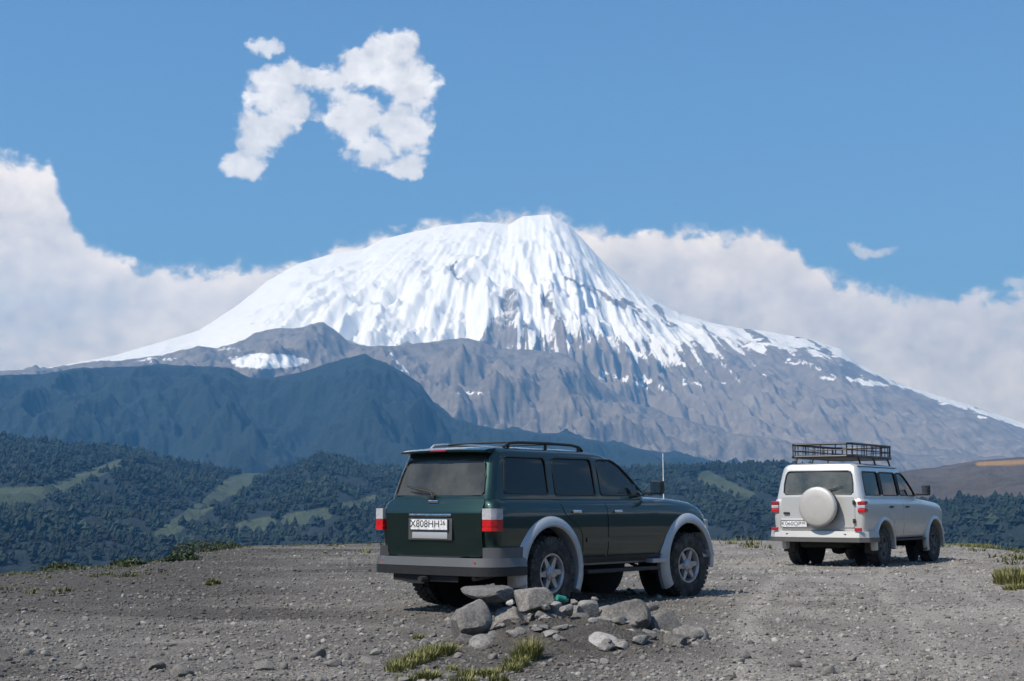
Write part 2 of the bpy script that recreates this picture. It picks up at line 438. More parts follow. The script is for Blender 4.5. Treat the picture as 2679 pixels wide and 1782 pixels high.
def cut(me, cutters, angle=35, bevel=0.0):
    """boolean difference of a mesh with several cutter meshes, applied"""
    o = bpy.data.objects.new('tmp', me); COL.objects.link(o); tmp = []
    for c in cutters:
        q = bpy.data.objects.new('tmpc', c); COL.objects.link(q); tmp.append(q)
        m = o.modifiers.new('b', 'BOOLEAN'); m.operation = 'DIFFERENCE'; m.solver = 'EXACT'; m.object = q
    if bevel:
        m = o.modifiers.new('v', 'BEVEL'); m.width = bevel; m.segments = 2; m.limit_method = 'ANGLE'; m.angle_limit = R(40)
    dg = bpy.context.evaluated_depsgraph_get(); r = bpy.data.meshes.new_from_object(o.evaluated_get(dg))
    for q in tmp + [o]: bpy.data.objects.remove(q)
    for p in r.polygons: p.use_smooth = True
    r.set_sharp_from_angle(angle=R(angle)); r.materials.clear()
    return r


def text_mesh(txt, size, M):
    cu = bpy.data.curves.new('t', 'FONT'); cu.body = txt; cu.size = size; cu.extrude = .0015; cu.align_x = 'CENTER'; cu.align_y = 'CENTER'
    o = bpy.data.objects.new('t', cu); COL.objects.link(o); dg = bpy.context.evaluated_depsgraph_get(); dg.update()
    me = bpy.data.meshes.new_from_object(o.evaluated_get(dg)); bpy.data.objects.remove(o); me.transform(M); me.materials.clear(); return me


# value noise in numpy
def _hash(ix, iy, seed):
    h = (ix.astype(np.int64) * 374761393 + iy.astype(np.int64) * 668265263 + seed * 1442695041) & 0xffffffff
    h = ((h ^ (h >> 13)) * 1274126177) & 0xffffffff
    h = (h ^ (h >> 16)) & 0xffff
    return h / 65535.0


def vnoise(x, y, seed=0):
    x = np.asarray(x, float); y = np.asarray(y, float)
    ix = np.floor(x); iy = np.floor(y); fx = x - ix; fy = y - iy
    u = fx * fx * fx * (fx * (fx * 6 - 15) + 10); v = fy * fy * fy * (fy * (fy * 6 - 15) + 10)
    g = lambda a, b: _grad(ix + a, iy + b, fx - a, fy - b, seed)
    return (g(0, 0) * (1 - u) + g(1, 0) * u) * (1 - v) + (g(0, 1) * (1 - u) + g(1, 1) * u) * v


def _grad(ix, iy, dx, dy, seed):
    a = _hash(ix, iy, seed) * 2 * np.pi
    return (np.cos(a) * dx + np.sin(a) * dy) * 1.5


def fbm(x, y, seed=0, oct=5, gain=.5, ridged=False):
    s = 0.0; a = 1.0; t = 0.0
    for k in range(oct):
        n = vnoise(x, y, seed + k * 17)
        if ridged: n = 1 - 2 * np.abs(n)
        s = s + a * n; t += a; a *= gain; x = x * 2.03 + 5.1; y = y * 2.03 + 1.7
    return s / t


def sstep(x, a, b):
    t = np.clip((x - a) / (b - a), 0, 1); return t * t * (3 - 2 * t)


# ------------------------------------------------------------------ near ground, a plateau that falls away to a valley
EDGE = [(-180, 60), (-60, 30), (-32, 24), (-20, 29), (-14.5, 35), (-10.5, 52), (-5, 58), (5, 64), (14, 62), (17, 58), (20, 46), (28, 50), (60, 70), (180, 60)]
ea, er = zip(*EDGE)
PILE = (.42, 12.0)


def ground_z(x, y):
    x = np.asarray(x, float); y = np.asarray(y, float)
    r = np.hypot(x, y); az = np.degrees(np.arctan2(x, y)); e = np.interp(az, ea, er)
    z = .05 * fbm(x * .16, y * .16, 3, 3) * sstep(r, 3, 8) + .022 * fbm(x * .9, y * .9, 9, 3) + .012 * fbm(x * 4, y * 4, 12, 3)
    # the first car stands a little higher than the second
    z = z + .067 * np.exp(-((x - .9) ** 2 + (y - 16.8) ** 2) / 9.0) - .022 * np.exp(-((x - 7.3) ** 2 + (y - 29.5) ** 2) / 16.0)
    flat = np.exp(-((x - .9) ** 2 + (y - 16.8) ** 2) / 5.0)
    # soil mound under the rock pile
    m = np.exp(-(((x - PILE[0] - .05) / .80) ** 2 + ((y - PILE[1]) / .75) ** 2) ** 1.3)
    z = z + .20 * m * (1 + .5 * fbm(x * 3, y * 3, 21, 3))
    # wheel ruts on the track at the right
    # fall over the edge
    z = z - .022 * np.maximum(0, r - e * .72) - .0035 * np.maximum(0, r - e * .9) ** 1.9 * (r < 300)
    far = np.maximum(0, r - e)
    return z, m, far, e, r, az


def ground_masks(X, Y, mm):
    nn = fbm(X * .35, Y * .35, 31, 4); rf = np.hypot(X, Y); azd = np.degrees(np.arctan2(X, Y))
    cover = sstep(X - (.10 * (Y - 10)) + nn * 2.2, .6, 3.4) * (1 - sstep(rf, 42, 60)) * (.55 + .45 * sstep(nn + fbm(X * .9, Y * .25, 8, 3), -.2, .35))
    streak = sstep(fbm(X * .35 + Y * .22, Y * .9 - X * .25, 77, 4), .12, .4)
    cover = np.clip(cover * .85 + .4 * streak, 0, 1)
    for off in (-.78, .78, 1.9, 3.4):
        xl = 2.2 + off + .16 * (Y - 9) + .004 * (Y - 9) ** 2 + .25 * nn
        cover = np.maximum(cover, .95 * np.exp(-((X - xl) / .20) ** 2) * sstep(Y, 6, 9) * (1 - sstep(Y, 30, 40)))
    left = sstep(-azd + 7 * nn, 5, 13) * sstep(rf + 3 * nn, 13, 20)
    soil = np.clip(1.5 * mm + .9 * sstep(fbm(X * .28, Y * .42, 55, 4), .10, .36) * sstep(-X, -1.5, 3.5) + 1.0 * left + .8 * np.exp(-(((X + .05) / .8) ** 2 + ((Y - 10.5) / .7) ** 2)) + .5 * np.exp(-(((X - .9) / 1.5) ** 2 + ((Y - 11.3) / .5) ** 2)), 0, 1)
    return cover, soil, nn, rf


def build_ground():
    az = np.r_[np.arange(-180, -27, 4.0), np.arange(-27, 27.01, .11), np.arange(30, 180.1, 4.0)]
    rr = np.r_[.6, np.exp(np.linspace(np.log(2.0), np.log(75), 420))]
    A, Rr = np.meshgrid(np.radians(az), rr)
    x = Rr * np.sin(A); y = Rr * np.cos(A)
    z, m, far, e, r, a = ground_z(x, y)
    z = np.maximum(z, -16)
    # valley rings out to the far horizon
    r2 = np.r_[90, 120, 180, 300, 500, 900, 1600, 3000, 6000, 12000, 20000]
    z2 = np.array([-18, -25, -38, -60, -90, -120, -140, -150, -150, -150, -150.])
    A2, R2 = np.meshgrid(np.radians(az), r2); Z2 = np.repeat(z2[:, None], len(az), 1)
    X = np.r_[x, R2 * np.sin(A2)]; Y = np.r_[y, R2 * np.cos(A2)]; Z = np.r_[z, Z2]
    n, k = X.shape
    V = np.stack([X, Y, Z], -1).reshape(-1, 3)
    i = np.arange(n - 1)[:, None] * k + np.arange(k - 1)[None]
    F = np.stack([i, i + 1, i + k + 1, i + k], -1).reshape(-1, 4)[:, ::-1]
    rf = np.hypot(X, Y); ed = np.interp(np.degrees(np.arctan2(X, Y)), ea, er)
    _, mm, _, _, _, _ = ground_z(X, Y)
    cover, soil, nn, rf = ground_masks(X, Y, mm)
    turf = np.clip(sstep(rf + 9 * nn, ed * .78, ed * 1.02), 0, 1) * (.25 + .75 * sstep(np.abs(np.degrees(np.arctan2(X, Y)) + 1), 6, 12))
    turf = np.clip(turf + .9 * (rf > 80), 0, 1)
    me = np_mesh('ground', V, F, {'cover': cover, 'soil': soil, 'turf': turf})
    tag(link('ground', me, 'ground'), kind='structure')


def gz(x, y): return float(ground_z(np.array([x]), np.array([y]))[0][0])


def gpt(px, py, z=0.0):
    """photo pixel to a point on the ground"""
    rx, ry, rz = ray(px, py)
    for _ in range(6):
        t = (z - CAMH) / rz; z = gz(rx * t, ry * t)
    return rx * t, ry * t, z


build_ground()


# ------------------------------------------------------------------ far terrain: polar height fields
def skyline(pts):
    a, e = zip(*[azel(*p) for p in pts]); return np.array(a), np.array(e)


def terrain(name, sky, r0, r1, r2, zbase, zback, mat, shape, namp, nscale, seed, daz=.06, nr=170, rib=1.0, extra=None, a0=-46, a1=46, rough=.012, crestnoise=0.0, gain=.52, radial=False):
    sa, se = skyline(sky)
    az = np.arange(a0, a1 + 1e-6, daz); el = np.interp(az, sa, se)
    el = el + crestnoise * fbm(az * 2.2, az * 0 + 3.3, seed + 5, 5, .55)
    fade = sstep(az, a0, a0 + 17) * (1 - sstep(az, a1 - 17, a1))
    R1 = r1(az) if callable(r1) else np.full_like(az, r1)
    zc = (np.tan(np.radians(el)) * R1 + CAMH) * fade + zbase * (1 - fade)
    t = np.r_[np.linspace(0, 1, nr) ** .8, np.linspace(1, 2, 40)[1:]]
    T, A = np.meshgrid(t, np.radians(az), indexing='ij')
    Rc = np.repeat(R1[None], len(t), 0); Zc = np.repeat(zc[None], len(t), 0)
    rr = np.where(T <= 1, r0 + (Rc - r0) * T, Rc + (r2 - Rc) * (T - 1))
    x = rr * np.sin(A); y = rr * np.cos(A)
    tt = np.clip(T, 0, 1); up = shape(tt); down = 1 - sstep(T, 1, 2)
    z = np.where(T <= 1, zbase + (Zc - zbase) * up, zback + (Zc - zback) * down)
    env = np.where(T <= 1, np.clip(4 * tt * (1 - tt), 0, 1) ** .7, np.clip((T - 1) * 3, 0, 1))
    s = nscale
    nz = fbm(x / s * rib, y / s / rib, seed, 7, gain, True) - .35
    if radial:
        ad = np.degrees(A) - .8; bd = (1.32 - tt) * 15; ph = np.arctan2(ad, bd); rho = np.hypot(ad, bd)
        nz = (.5 * nz + .55 * (fbm(ph * 10, rho * .22, seed + 8, 6, .52, True) - .35)) * (1 - .62 * sstep(tt, .45, .95) * (1 - .5 * sstep(ad, -1, 3)))
    nz2 = fbm(x / s * 3, y / s * 3, seed + 50, 5, .55)
    z = z + namp * env * (nz + .35 * nz2) * np.clip((Zc - zbase) / max(1, (zc.max() - zbase)) + .25, 0, 1)
    # keep the slopes in front below the line of sight to the crest
    lim = CAMH + np.tan(np.radians(np.repeat(el[None], len(t), 0)) - .004 * (1 - tt)) * rr
    z = np.where((T < 1), np.minimum(z, np.maximum(lim, zbase)), z)
    z = z + rough * r_(Rc) * fbm(x / s * 9, y / s * 9, seed + 90, 4, .6) * .12 * (1 + 0 * T)
    n, k = x.shape
    V = np.stack([x, y, z], -1).reshape(-1, 3)
    i = np.arange(n - 1)[:, None] * k + np.arange(k - 1)[None]
    F = np.stack([i, i + 1, i + k + 1, i + k], -1).reshape(-1, 4)[:, ::-1]
    me = np_mesh(name, V, F, extra(x, y, z, T, np.degrees(A), Zc) if extra else None)
    tag(link(name, me, mat), kind='structure')
    return x, y, z, T, np.degrees(A)


def r_(x): return x * .01


def pxof(x, y, z):
    """photo pixel of world points, to lay snowfields and clearings out over the slopes"""
    c, s = math.cos(PITCH), math.sin(PITCH); zz = z - CAMH; d = y * c + zz * s
    return 1339.5 + FPX * x / d, 891 - FPX * (-y * s + zz * c) / d


A_SKY = [(-1600, 1060), (-600, 1010), (0, 985), (300, 930), (520, 865), (620, 800), (700, 735), (780, 690), (870, 664), (950, 652), (1000, 626), (1060, 612), (1160, 590), (1255, 580), (1330, 588),
         (1368, 566), (1440, 561), (1490, 590), (1530, 632), (1580, 688), (1640, 738), (1700, 778), (1760, 812), (1850, 842), (1930, 858), (2000, 866), (2100, 884), (2200, 914),
         (2250, 955), (2350, 1002), (2450, 1034), (2550, 1064), (2679, 1108), (2900, 1170), (3400, 1240), (4000, 1270)]


def strip(px, py, x0, y0, x1, y1, w0, w1, k=1.0):
    dx, dy = x1 - x0, y1 - y0; L2 = dx * dx + dy * dy
    t = np.clip(((px - x0) * dx + (py - y0) * dy) / L2, 0, 1)
    d = np.hypot(px - x0 - t * dx, (py - y0 - t * dy) * 1.3) / (w0 + (w1 - w0) * t)
    return k * (1 - sstep(d, .6, 1.25))


def snow_A(x, y, z, T, az, Zc):
    n = fbm(x / 900, y / 900, 4, 5)
    u = (z / 2860.0)
    s = sstep(u + .12 * n + .12 * sstep(-az, -4, 2) + .07 * sstep(az, .5, 3) * (1 - sstep(az, 7, 11)), .43, .58)
    qx, qy = pxof(x, y, z); ph = np.arctan2(qx - 1400, qy - 380); rho = np.hypot(qx - 1400, qy - 380)
    st = fbm(ph * 26, rho / 260, 131, 5, .6) + .5 * fbm(ph * 70, rho / 150, 137, 3, .6)
    s = sstep(u + .10 * n + (.10 + .16 * sstep(az, -3, 1)) * st + .13 * sstep(-az, -4, 2) + .06 * sstep(az, .5, 3) * (1 - sstep(az, 7, 11)), .40, .60)
    near = 1 - sstep((Zc - z) / 2860.0, .012, .045)          # snow lies along the crest of the long right-hand ridge
    s = np.maximum(s, near * sstep(az, 8, 12) * .95)
    gul = fbm(x / 260, y / 1400, 14, 4, .55, True)
    s = s - .26 * sstep(gul, .30, .75) * (1 - sstep(u, .72, .9)) * sstep(az, -4, 2) - .16 * sstep(gul, .45, .8)
    s = s + .50 * sstep(fbm(x / 420, y / 500, 24, 4), .22, .5) * sstep(u, .34, .46) * (1 - sstep(u, .5, .62)) * sstep(az, 2, 5)
    px, py = pxof(x, y, z); wob = fbm(x / 350, y / 350, 33, 4, .6); brk = sstep(fbm(x / 230, y / 300, 36, 4, .6), -.22, .2)
    px = px + 45 * wob; py = py + 26 * fbm(x / 300, y / 420, 35, 4, .6)
    for q in [(1590, 905, 1680, 925, 14, 12, .8), (1580, 985, 1740, 1008, 9, 10, .9), (1720, 1005, 1775, 1040, 12, 7, .9), (1790, 998, 1885, 1006, 6, 5, .8), (1700, 935, 1790, 955, 10, 14, .8), (1900, 872, 2080, 900, 12, 26, .95), (2080, 895, 2210, 930, 26, 20, .95),
              (2150, 985, 2330, 1004, 7, 8, .9), (2060, 945, 2140, 962, 9, 9, .8), (2330, 1000, 2440, 1036, 6, 8, .9), (2440, 1042, 2690, 1110, 9, 15, 1.), (1560, 880, 1800, 900, 12, 10, .6), (1240, 880, 1000, 890, 20, 16, .9), (1000, 890, 780, 880, 16, 26, .9)]:
        s = np.maximum(s, strip(px, py, *q) * (.25 + .75 * brk))
    for q in [(1480, 730, 1630, 800, 9, 12, .6), (1630, 780, 1700, 850, 10, 8, .6), (1715, 800, 1760, 850, 12, 8, .7), (1340, 760, 1300, 890, 14, 45, .55), (1190, 680, 1200, 735, 5, 7, .6), (1410, 770, 1480, 870, 8, 20, .5), (2090, 880, 2160, 925, 8, 7, .7)]:
        s = s - strip(px, py, *q)
    return {'snow': np.clip(s, -.1, 1.1)}


terrain('mountain', A_SKY, 8500, 14000, 19000, -100, 600, 'mountain', lambda t: t ** 1.08, 440, 1300, 5, daz=.06, nr=210, rib=1.25, extra=snow_A, rough=.28, gain=.50, radial=True)

B_SKY = [(-1600, 1010), (-600, 990), (0, 970), (120, 966), (200, 955), (320, 944), (420, 930), (520, 906), (570, 912), (640, 888), (665, 872), (700, 862), (790, 856), (845, 845), (872, 860), (905, 888),
         (960, 905), (1040, 905), (1100, 898), (1160, 890), (1210, 884), (1260, 898), (1310, 918), (1370, 914), (1420, 918), (1480, 930), (1530, 958), (1570, 1000), (1640, 1050), (1760, 1090), (1900, 1130),
         (2050, 1150), (2200, 1165), (2400, 1190), (2679, 1200), (3200, 1230), (4000, 1260)]


def snow_B(x, y, z, T, az, Zc):
    n = fbm(x / 500, y / 500, 44, 5, .6)
    s = sstep(n, .28, .5) * .5 * sstep(z, 550, 850) * (1 - .6 * sstep(az, -1, 2))
    px, py = pxof(x, y, z)
    for cx, cy, rx, ry, k in [(700, 945, 130, 26, .8), (600, 915, 60, 14, .5), (950, 895, 60, 12, .6), (400, 940, 110, 9, .5), (1240, 1028, 120, 8, .55)]:
        s = np.maximum(s, k * np.exp(-(((px - cx) / rx) ** 2 + ((py - cy) / ry) ** 2) ** 1.5))
    return {'snow': s}


terrain('rocky_ridge', B_SKY, 6600, 10200, 12900, -120, 300, 'ridge', lambda t: t ** 1.05, 400, 1000, 17, daz=.06, nr=170, rib=1.3, extra=snow_B, rough=.25, crestnoise=.06)

C_SKY = [(-1600, 1040), (-700, 1010), (0, 982), (120, 978), (210, 964), (420, 956), (600, 962), (650, 988), (700, 992), (780, 976), (840, 956), (900, 938), (955, 926), (1005, 950), (1060, 978), (1100, 1005), (1130, 1050), (1180, 1095),
         (1300, 1122), (1500, 1142), (1620, 1165), (1750, 1188), (1900, 1212), (2050, 1236), (2300, 1265), (2679, 1285), (3200, 1290), (4000, 1290)]


def meadow_C(x, y, z, T, az, Zc):
    n = fbm(x / 300, y / 300, 64, 5, .6)
    px, py = pxof(x, y, z)
    m = .25 * sstep(n, .25, .55)
    m = np.maximum(m, .45 * sstep(-py, -1010, -960) * sstep(n, -.2, .3))
    return {'meadow': m}


terrain('forested_hill', C_SKY, 4200, 6600, 8400, -140, 60, 'forest', lambda t: t ** 1.0, 230, 640, 27, daz=.06, nr=150, rib=1.2, extra=meadow_C, rough=.25, crestnoise=.05)

D_SKY = [(-1600, 1150), (-600, 1135), (0, 1148), (120, 1160), (240, 1172), (350, 1180), (480, 1212), (600, 1236), (690, 1240), (760, 1225), (830, 1196), (880, 1196), (960, 1226), (1150, 1235), (1400, 1235), (1700, 1228), (1900, 1218), (2050, 1216),
         (2200, 1232), (2320, 1238), (2450, 1222), (2560, 1205), (2679, 1195), (3000, 1180), (4000, 1200)]


def meadow_D(x, y, z, T, az, Zc):
    px, py = pxof(x, y, z)
    m = .18 * sstep(fbm(x / 90, y / 140, 71, 4), .2, .5) + 0 * px

    for q in [(-60, 1310, 120, 1290, 42, 26), (120, 1290, 330, 1205, 26, 12), (425, 1400, 520, 1335, 26, 24), (520, 1335, 600, 1275, 18, 26), (600, 1275, 680, 1235, 32, 20), (640, 1385, 700, 1370, 30, 26), (760, 1362, 850, 1345, 26, 22),
              (900, 1330, 980, 1305, 20, 14), (1850, 1250, 1960, 1300, 26, 20), (100, 1380, 230, 1365, 10, 9, .7)]:
        m = np.maximum(m, strip(px, py, *q))
    # dry brown-green pasture on the right-hand slope above the trees
    m = np.maximum(m, sstep(px, 2150, 2380) * (1 - sstep(py + 10 * fbm(px / 60, py / 30, 5, 3), 1285, 1325)))
    dry = sstep(px, 2080, 2300); orange = strip(px, py, 2560, 1214, 2690, 1208, 7, 9)
    return {'meadow': m, 'dry': dry, 'orange': orange}


Dx, Dy, Dz, DT, Daz = terrain('wooded_slope', D_SKY, 1000, 3200, 4000, -120, -100, 'forest', lambda t: t ** .95, 36, 330, 37, daz=.07, nr=150, rib=1.0, extra=meadow_D, rough=.2, crestnoise=.05)


# unseen terrain round the valley, added beside and behind the camera to cut skylight
def ring_hills():
    az = np.arange(27, 333.1, 1.5); t = np.r_[np.linspace(0, 1, 26), 1.3, 1.7]
    el = 7.2 + 2.6 * fbm(az * .035, az * 0, 301, 4, .55); fade = sstep(az, 27, 46) * (1 - sstep(az, 314, 333))
    R1 = 4200 + 700 * fbm(az * .05, az * 0 + 9, 305, 3); zc = np.tan(np.radians(el)) * R1 * fade - 140 * (1 - fade)
    T, A = np.meshgrid(t, np.radians(az), indexing='ij'); rr = 900 + (R1[None] - 900) * T
    x, y = rr * np.sin(A), rr * np.cos(A); up = np.where(T <= 1, T ** 1.1, 1 - (T - 1))
    z = -145 + (zc[None] + 145) * up + 120 * (fbm(x / 500, y / 500, 311, 5, .55, True) - .3) * np.clip(4 * T * (1.3 - T), 0, 1) * fade[None]
    n, k = x.shape; i = np.arange(n - 1)[:, None] * k + np.arange(k - 1)[None]
    me = np_mesh('unseen_hills', np.stack([x, y, z], -1).reshape(-1, 3), np.stack([i, i + 1, i + k + 1, i + k], -1).reshape(-1, 4)[:, ::-1], {'meadow': .45 * sstep(fbm(x / 400, y / 400, 315, 4), .1, .4)})
    tag(link('unseen_hills', me, 'forest'), kind='structure')


ring_hills()


def build_forest():
    """far wood on the near slope: thousands of small trees that read as one mass"""
    rng = np.random.default_rng(4)
    px, py = pxof(Dx, Dy, Dz); md = meadow_D(Dx, Dy, Dz, DT, Daz, None)['meadow']
    clump = fbm(Dx / 70, Dy / 120, 81, 4)
    ok = np.argwhere((DT < 1.01) & (DT > .05) & (md < .35) & (np.abs(Daz) < 24 + 18 * rng.uniform(0, 1, Daz.shape) ** 2) & (clump > -.2) & (py < 1520))
    w = np.hypot(Dx, Dy)[ok[:, 0], ok[:, 1]]; p = w / w.sum()
    idx = ok[rng.choice(len(ok), 30000, p=p)]
    P = np.stack([Dx[idx[:, 0], idx[:, 1]], Dy[idx[:, 0], idx[:, 1]], Dz[idx[:, 0], idx[:, 1]]], -1)
    P[:, :2] += rng.normal(0, 4, (len(P), 2))
    V = []; F = []; T = []
    bases = []
    for q in range(5):
        n = 6; ring = []
        prof = [(0, .30), (.25, .42), (.6, .30), (.85, .14)] if q < 3 else [(0, .25), (.3, .5), (.65, .48), (.9, .22)]
        vs = []
        for h, r in prof:
            for k in range(n):
                a = 2 * math.pi * k / n + h * 2; rr = r * (1 + rng.uniform(-.3, .3)); vs.append((rr * math.cos(a), rr * math.sin(a), h + rng.uniform(-.05, .05)))
        vs.append((0, 0, 1.05 if q < 3 else 1.0))
        fs = []
        for i in range(len(prof) - 1):
            for k in range(n):
                a, b, c, d = i * n + k, i * n + (k + 1) % n, (i + 1) * n + (k + 1) % n, (i + 1) * n + k; fs += [(a, b, c), (a, c, d)]
        for k in range(n): fs.append(((len(prof) - 1) * n + k, (len(prof) - 1) * n + (k + 1) % n, len(prof) * n))
        bases.append((np.array(vs), np.array(fs)))
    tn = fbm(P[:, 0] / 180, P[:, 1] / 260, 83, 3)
    off = 0
    for ip, p0 in enumerate(P):
        q = rng.integers(0, 5); b, f = bases[q]; h = rng.uniform(5, 11) * (1.0 + .9 * rng.uniform() ** 3); wd = h * rng.uniform(.55, .95); a = rng.uniform(0, 6.28)
        c, s = math.cos(a), math.sin(a)
        v = np.stack([(b[:, 0] * c - b[:, 1] * s) * wd, (b[:, 0] * s + b[:, 1] * c) * wd, b[:, 2] * h - .8], -1) + p0
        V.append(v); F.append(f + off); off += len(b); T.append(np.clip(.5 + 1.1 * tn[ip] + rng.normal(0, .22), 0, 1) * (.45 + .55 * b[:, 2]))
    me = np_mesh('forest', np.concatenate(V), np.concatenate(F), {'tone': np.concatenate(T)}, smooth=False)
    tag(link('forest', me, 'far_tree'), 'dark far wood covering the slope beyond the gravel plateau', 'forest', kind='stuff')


build_forest()

# air between the camera and the mountains
hz = MB().box((-20300, -20300, -152), (20300, 20300, 2960))
tag(link('haze', hz.mesh('haze'), 'haze'), 'pale blue haze filling the air over the valley', 'haze', kind='stuff')


# ------------------------------------------------------------------ off-road cars (local axes: X forward, Y left, Z up, origin on the ground under the rear axle)
def interp(z, tab, k): return float(np.interp(z, [t[0] for t in tab], [t[k] for t in tab]))


class Shell:
    """stack of rounded horizontal outlines; levels: (z or fraction, x_rear, x_front, half_width)"""
    def __init__(s, levels, rr, rf, cr, cf, b, zfun=None):
        s.lv = levels; s.rr = rr; s.rf = rf; s.cr = cr; s.cf = cf; s.b = b; s.zfun = zfun

    def warp(s, x, y, xr, xf, hw):
        t = (x - xr) / (xf - xr); q = (y / max(hw, 1e-3)) ** 2; k = min(1, hw / .3)
        return x + (s.cr * (1 - t) - s.cf * t) * q * k, y * (1 - s.b * ((t - .5) * 2) ** 4 * .6 - s.b * ((t - .5) * 2) ** 2 * .4)

    def ring(s, xr, xf, hw, inset=0.0):
        xr += inset; xf -= inset; hw = max(.01, hw - inset); P = []; rr = min(s.rr, hw * .9); rf = min(s.rf, hw * .9); nc = 7; ns = 30; ne = 10
        def arc(cx, cy, r, a0):
            for k in range(nc): a = R(a0 + 90 * k / (nc - 1)); P.append((cx + r * math.cos(a), cy + r * math.sin(a)))
        arc(xr + rr, -hw + rr, rr, 180)
        for k in range(1, ns): P.append((xr + rr + (xf - rf - xr - rr) * k / ns, -hw))
        arc(xf - rf, -hw + rf, rf, 270)
        for k in range(1, ne): P.append((xf, -hw + rf + 2 * (hw - rf) * k / ne))
        arc(xf - rf, hw - rf, rf, 0)
        for k in range(1, ns): P.append((xf - rf + (xr + rr - xf + rf) * k / ns, hw))
        arc(xr + rr, hw - rr, rr, 90)
        for k in range(1, ne): P.append((xr, hw - rr - 2 * (hw - rr) * k / ne))
        return [s.warp(x, y, xr, xf, hw) for x, y in P]

    def mesh(s, name, inset=0.0, lo=None, hi=None):
        V = []; F = []; lv = s.lv; n = None
        for q in lv:
            r = s.ring(q[1], q[2], q[3], inset if q[3] > .2 else 0); n = len(r)
            for x, y in r:
                z = s.zfun(q[0], x) if s.zfun else q[0]
                V.append((x, y, z))
        if inset and not s.zfun: V = [(x, y, z - inset if z > lv[-4][0] else z) for x, y, z in V]
        for i in range(len(lv) - 1):
            for k in range(n): F.append((i * n + k, i * n + (k + 1) % n, (i + 1) * n + (k + 1) % n, (i + 1) * n + k))
        F += [tuple(range(n))[::-1], tuple(range((len(lv) - 1) * n, len(lv) * n))]
        m = MB(); m.add(V, F); return m.mesh(name)

    def side_y(s, x, zq):
        xr, xf, hw = (interp(zq, s.lv, k) for k in (1, 2, 3)); return s.warp(x, hw, xr, xf, hw)[1]

    def rear_x(s, y, zq):
        xr, xf, hw = (interp(zq, s.lv, k) for k in (1, 2, 3)); return s.warp(xr, y, xr, xf, hw)[0]

    def front_x(s, y, zq):
        xr, xf, hw = (interp(zq, s.lv, k) for k in (1, 2, 3)); return s.warp(xf, y, xr, xf, hw)[0]


def panel(rows, fn, off, thick, sign=1, nu=8, nz=8, grow=0.0):
    """rows: (z, u0, u1) -> curved sheet of real thickness; fn(u, z, off) gives the surface point"""
    z0, z1 = rows[0][0] - grow, rows[-1][0] + grow
    V = []; F = []; W = nu + 1
    for lay, o in ((0, off), (1, off - thick)):
        for j in range(nz + 1):
            z = z0 + (z1 - z0) * j / nz; a = interp(z, rows, 1) - grow; b = interp(z, rows, 2) + grow
            for i in range(W): V.append(fn(a + (b - a) * i / nu, z, o))
    n = W * (nz + 1)
    for j in range(nz):
        for i in range(nu):
            k = j * W + i; F.append((k, k + 1, k + W + 1, k + W)); F.append((n + k, n + k + W, n + k + W + 1, n + k + 1))
    rim = [i for i in range(W)] + [j * W + nu for j in range(1, nz + 1)] + [nz * W + i for i in range(nu - 1, -1, -1)] + [j * W for j in range(nz - 1, 0, -1)]
    for q in range(len(rim)): a, b = rim[q], rim[(q + 1) % len(rim)]; F.append((a, n + a, n + b, b))
    m = MB(); m.add(V, F); return m


def prism_side(rows, y0, y1):
    pts = [(r[1], r[0]) for r in rows] + [(r[2], r[0]) for r in rows[::-1]]
    n = len(pts); V = [(x, y0, z) for x, z in pts] + [(x, y1, z) for x, z in pts]
    F = [tuple(range(n)), tuple(range(n, 2 * n))[::-1]] + [(i, i + n, (i + 1) % n + n, (i + 1) % n) for i in range(n)]
    return MB().add(V, F).mesh('c', None)


def prism_end(rows, x0, x1):
    pts = [(r[1], r[0]) for r in rows] + [(r[2], r[0]) for r in rows[::-1]]
    n = len(pts); V = [(x0, y, z) for y, z in pts] + [(x1, y, z) for y, z in pts]
    F = [tuple(range(n)), tuple(range(n, 2 * n))[::-1]] + [(i, i + n, (i + 1) % n + n, (i + 1) % n) for i in range(n)]
    return MB().add(V, F).mesh('c', None)


def cyl_y(cx, cz, r, y0, y1, n=48): return MB().lathe([(y0, r), (y1, r)], n, 'Y', (cx, 0, cz)).mesh('c', None)


def boxm(lo, hi): return MB().box(lo, hi).mesh('c', None)


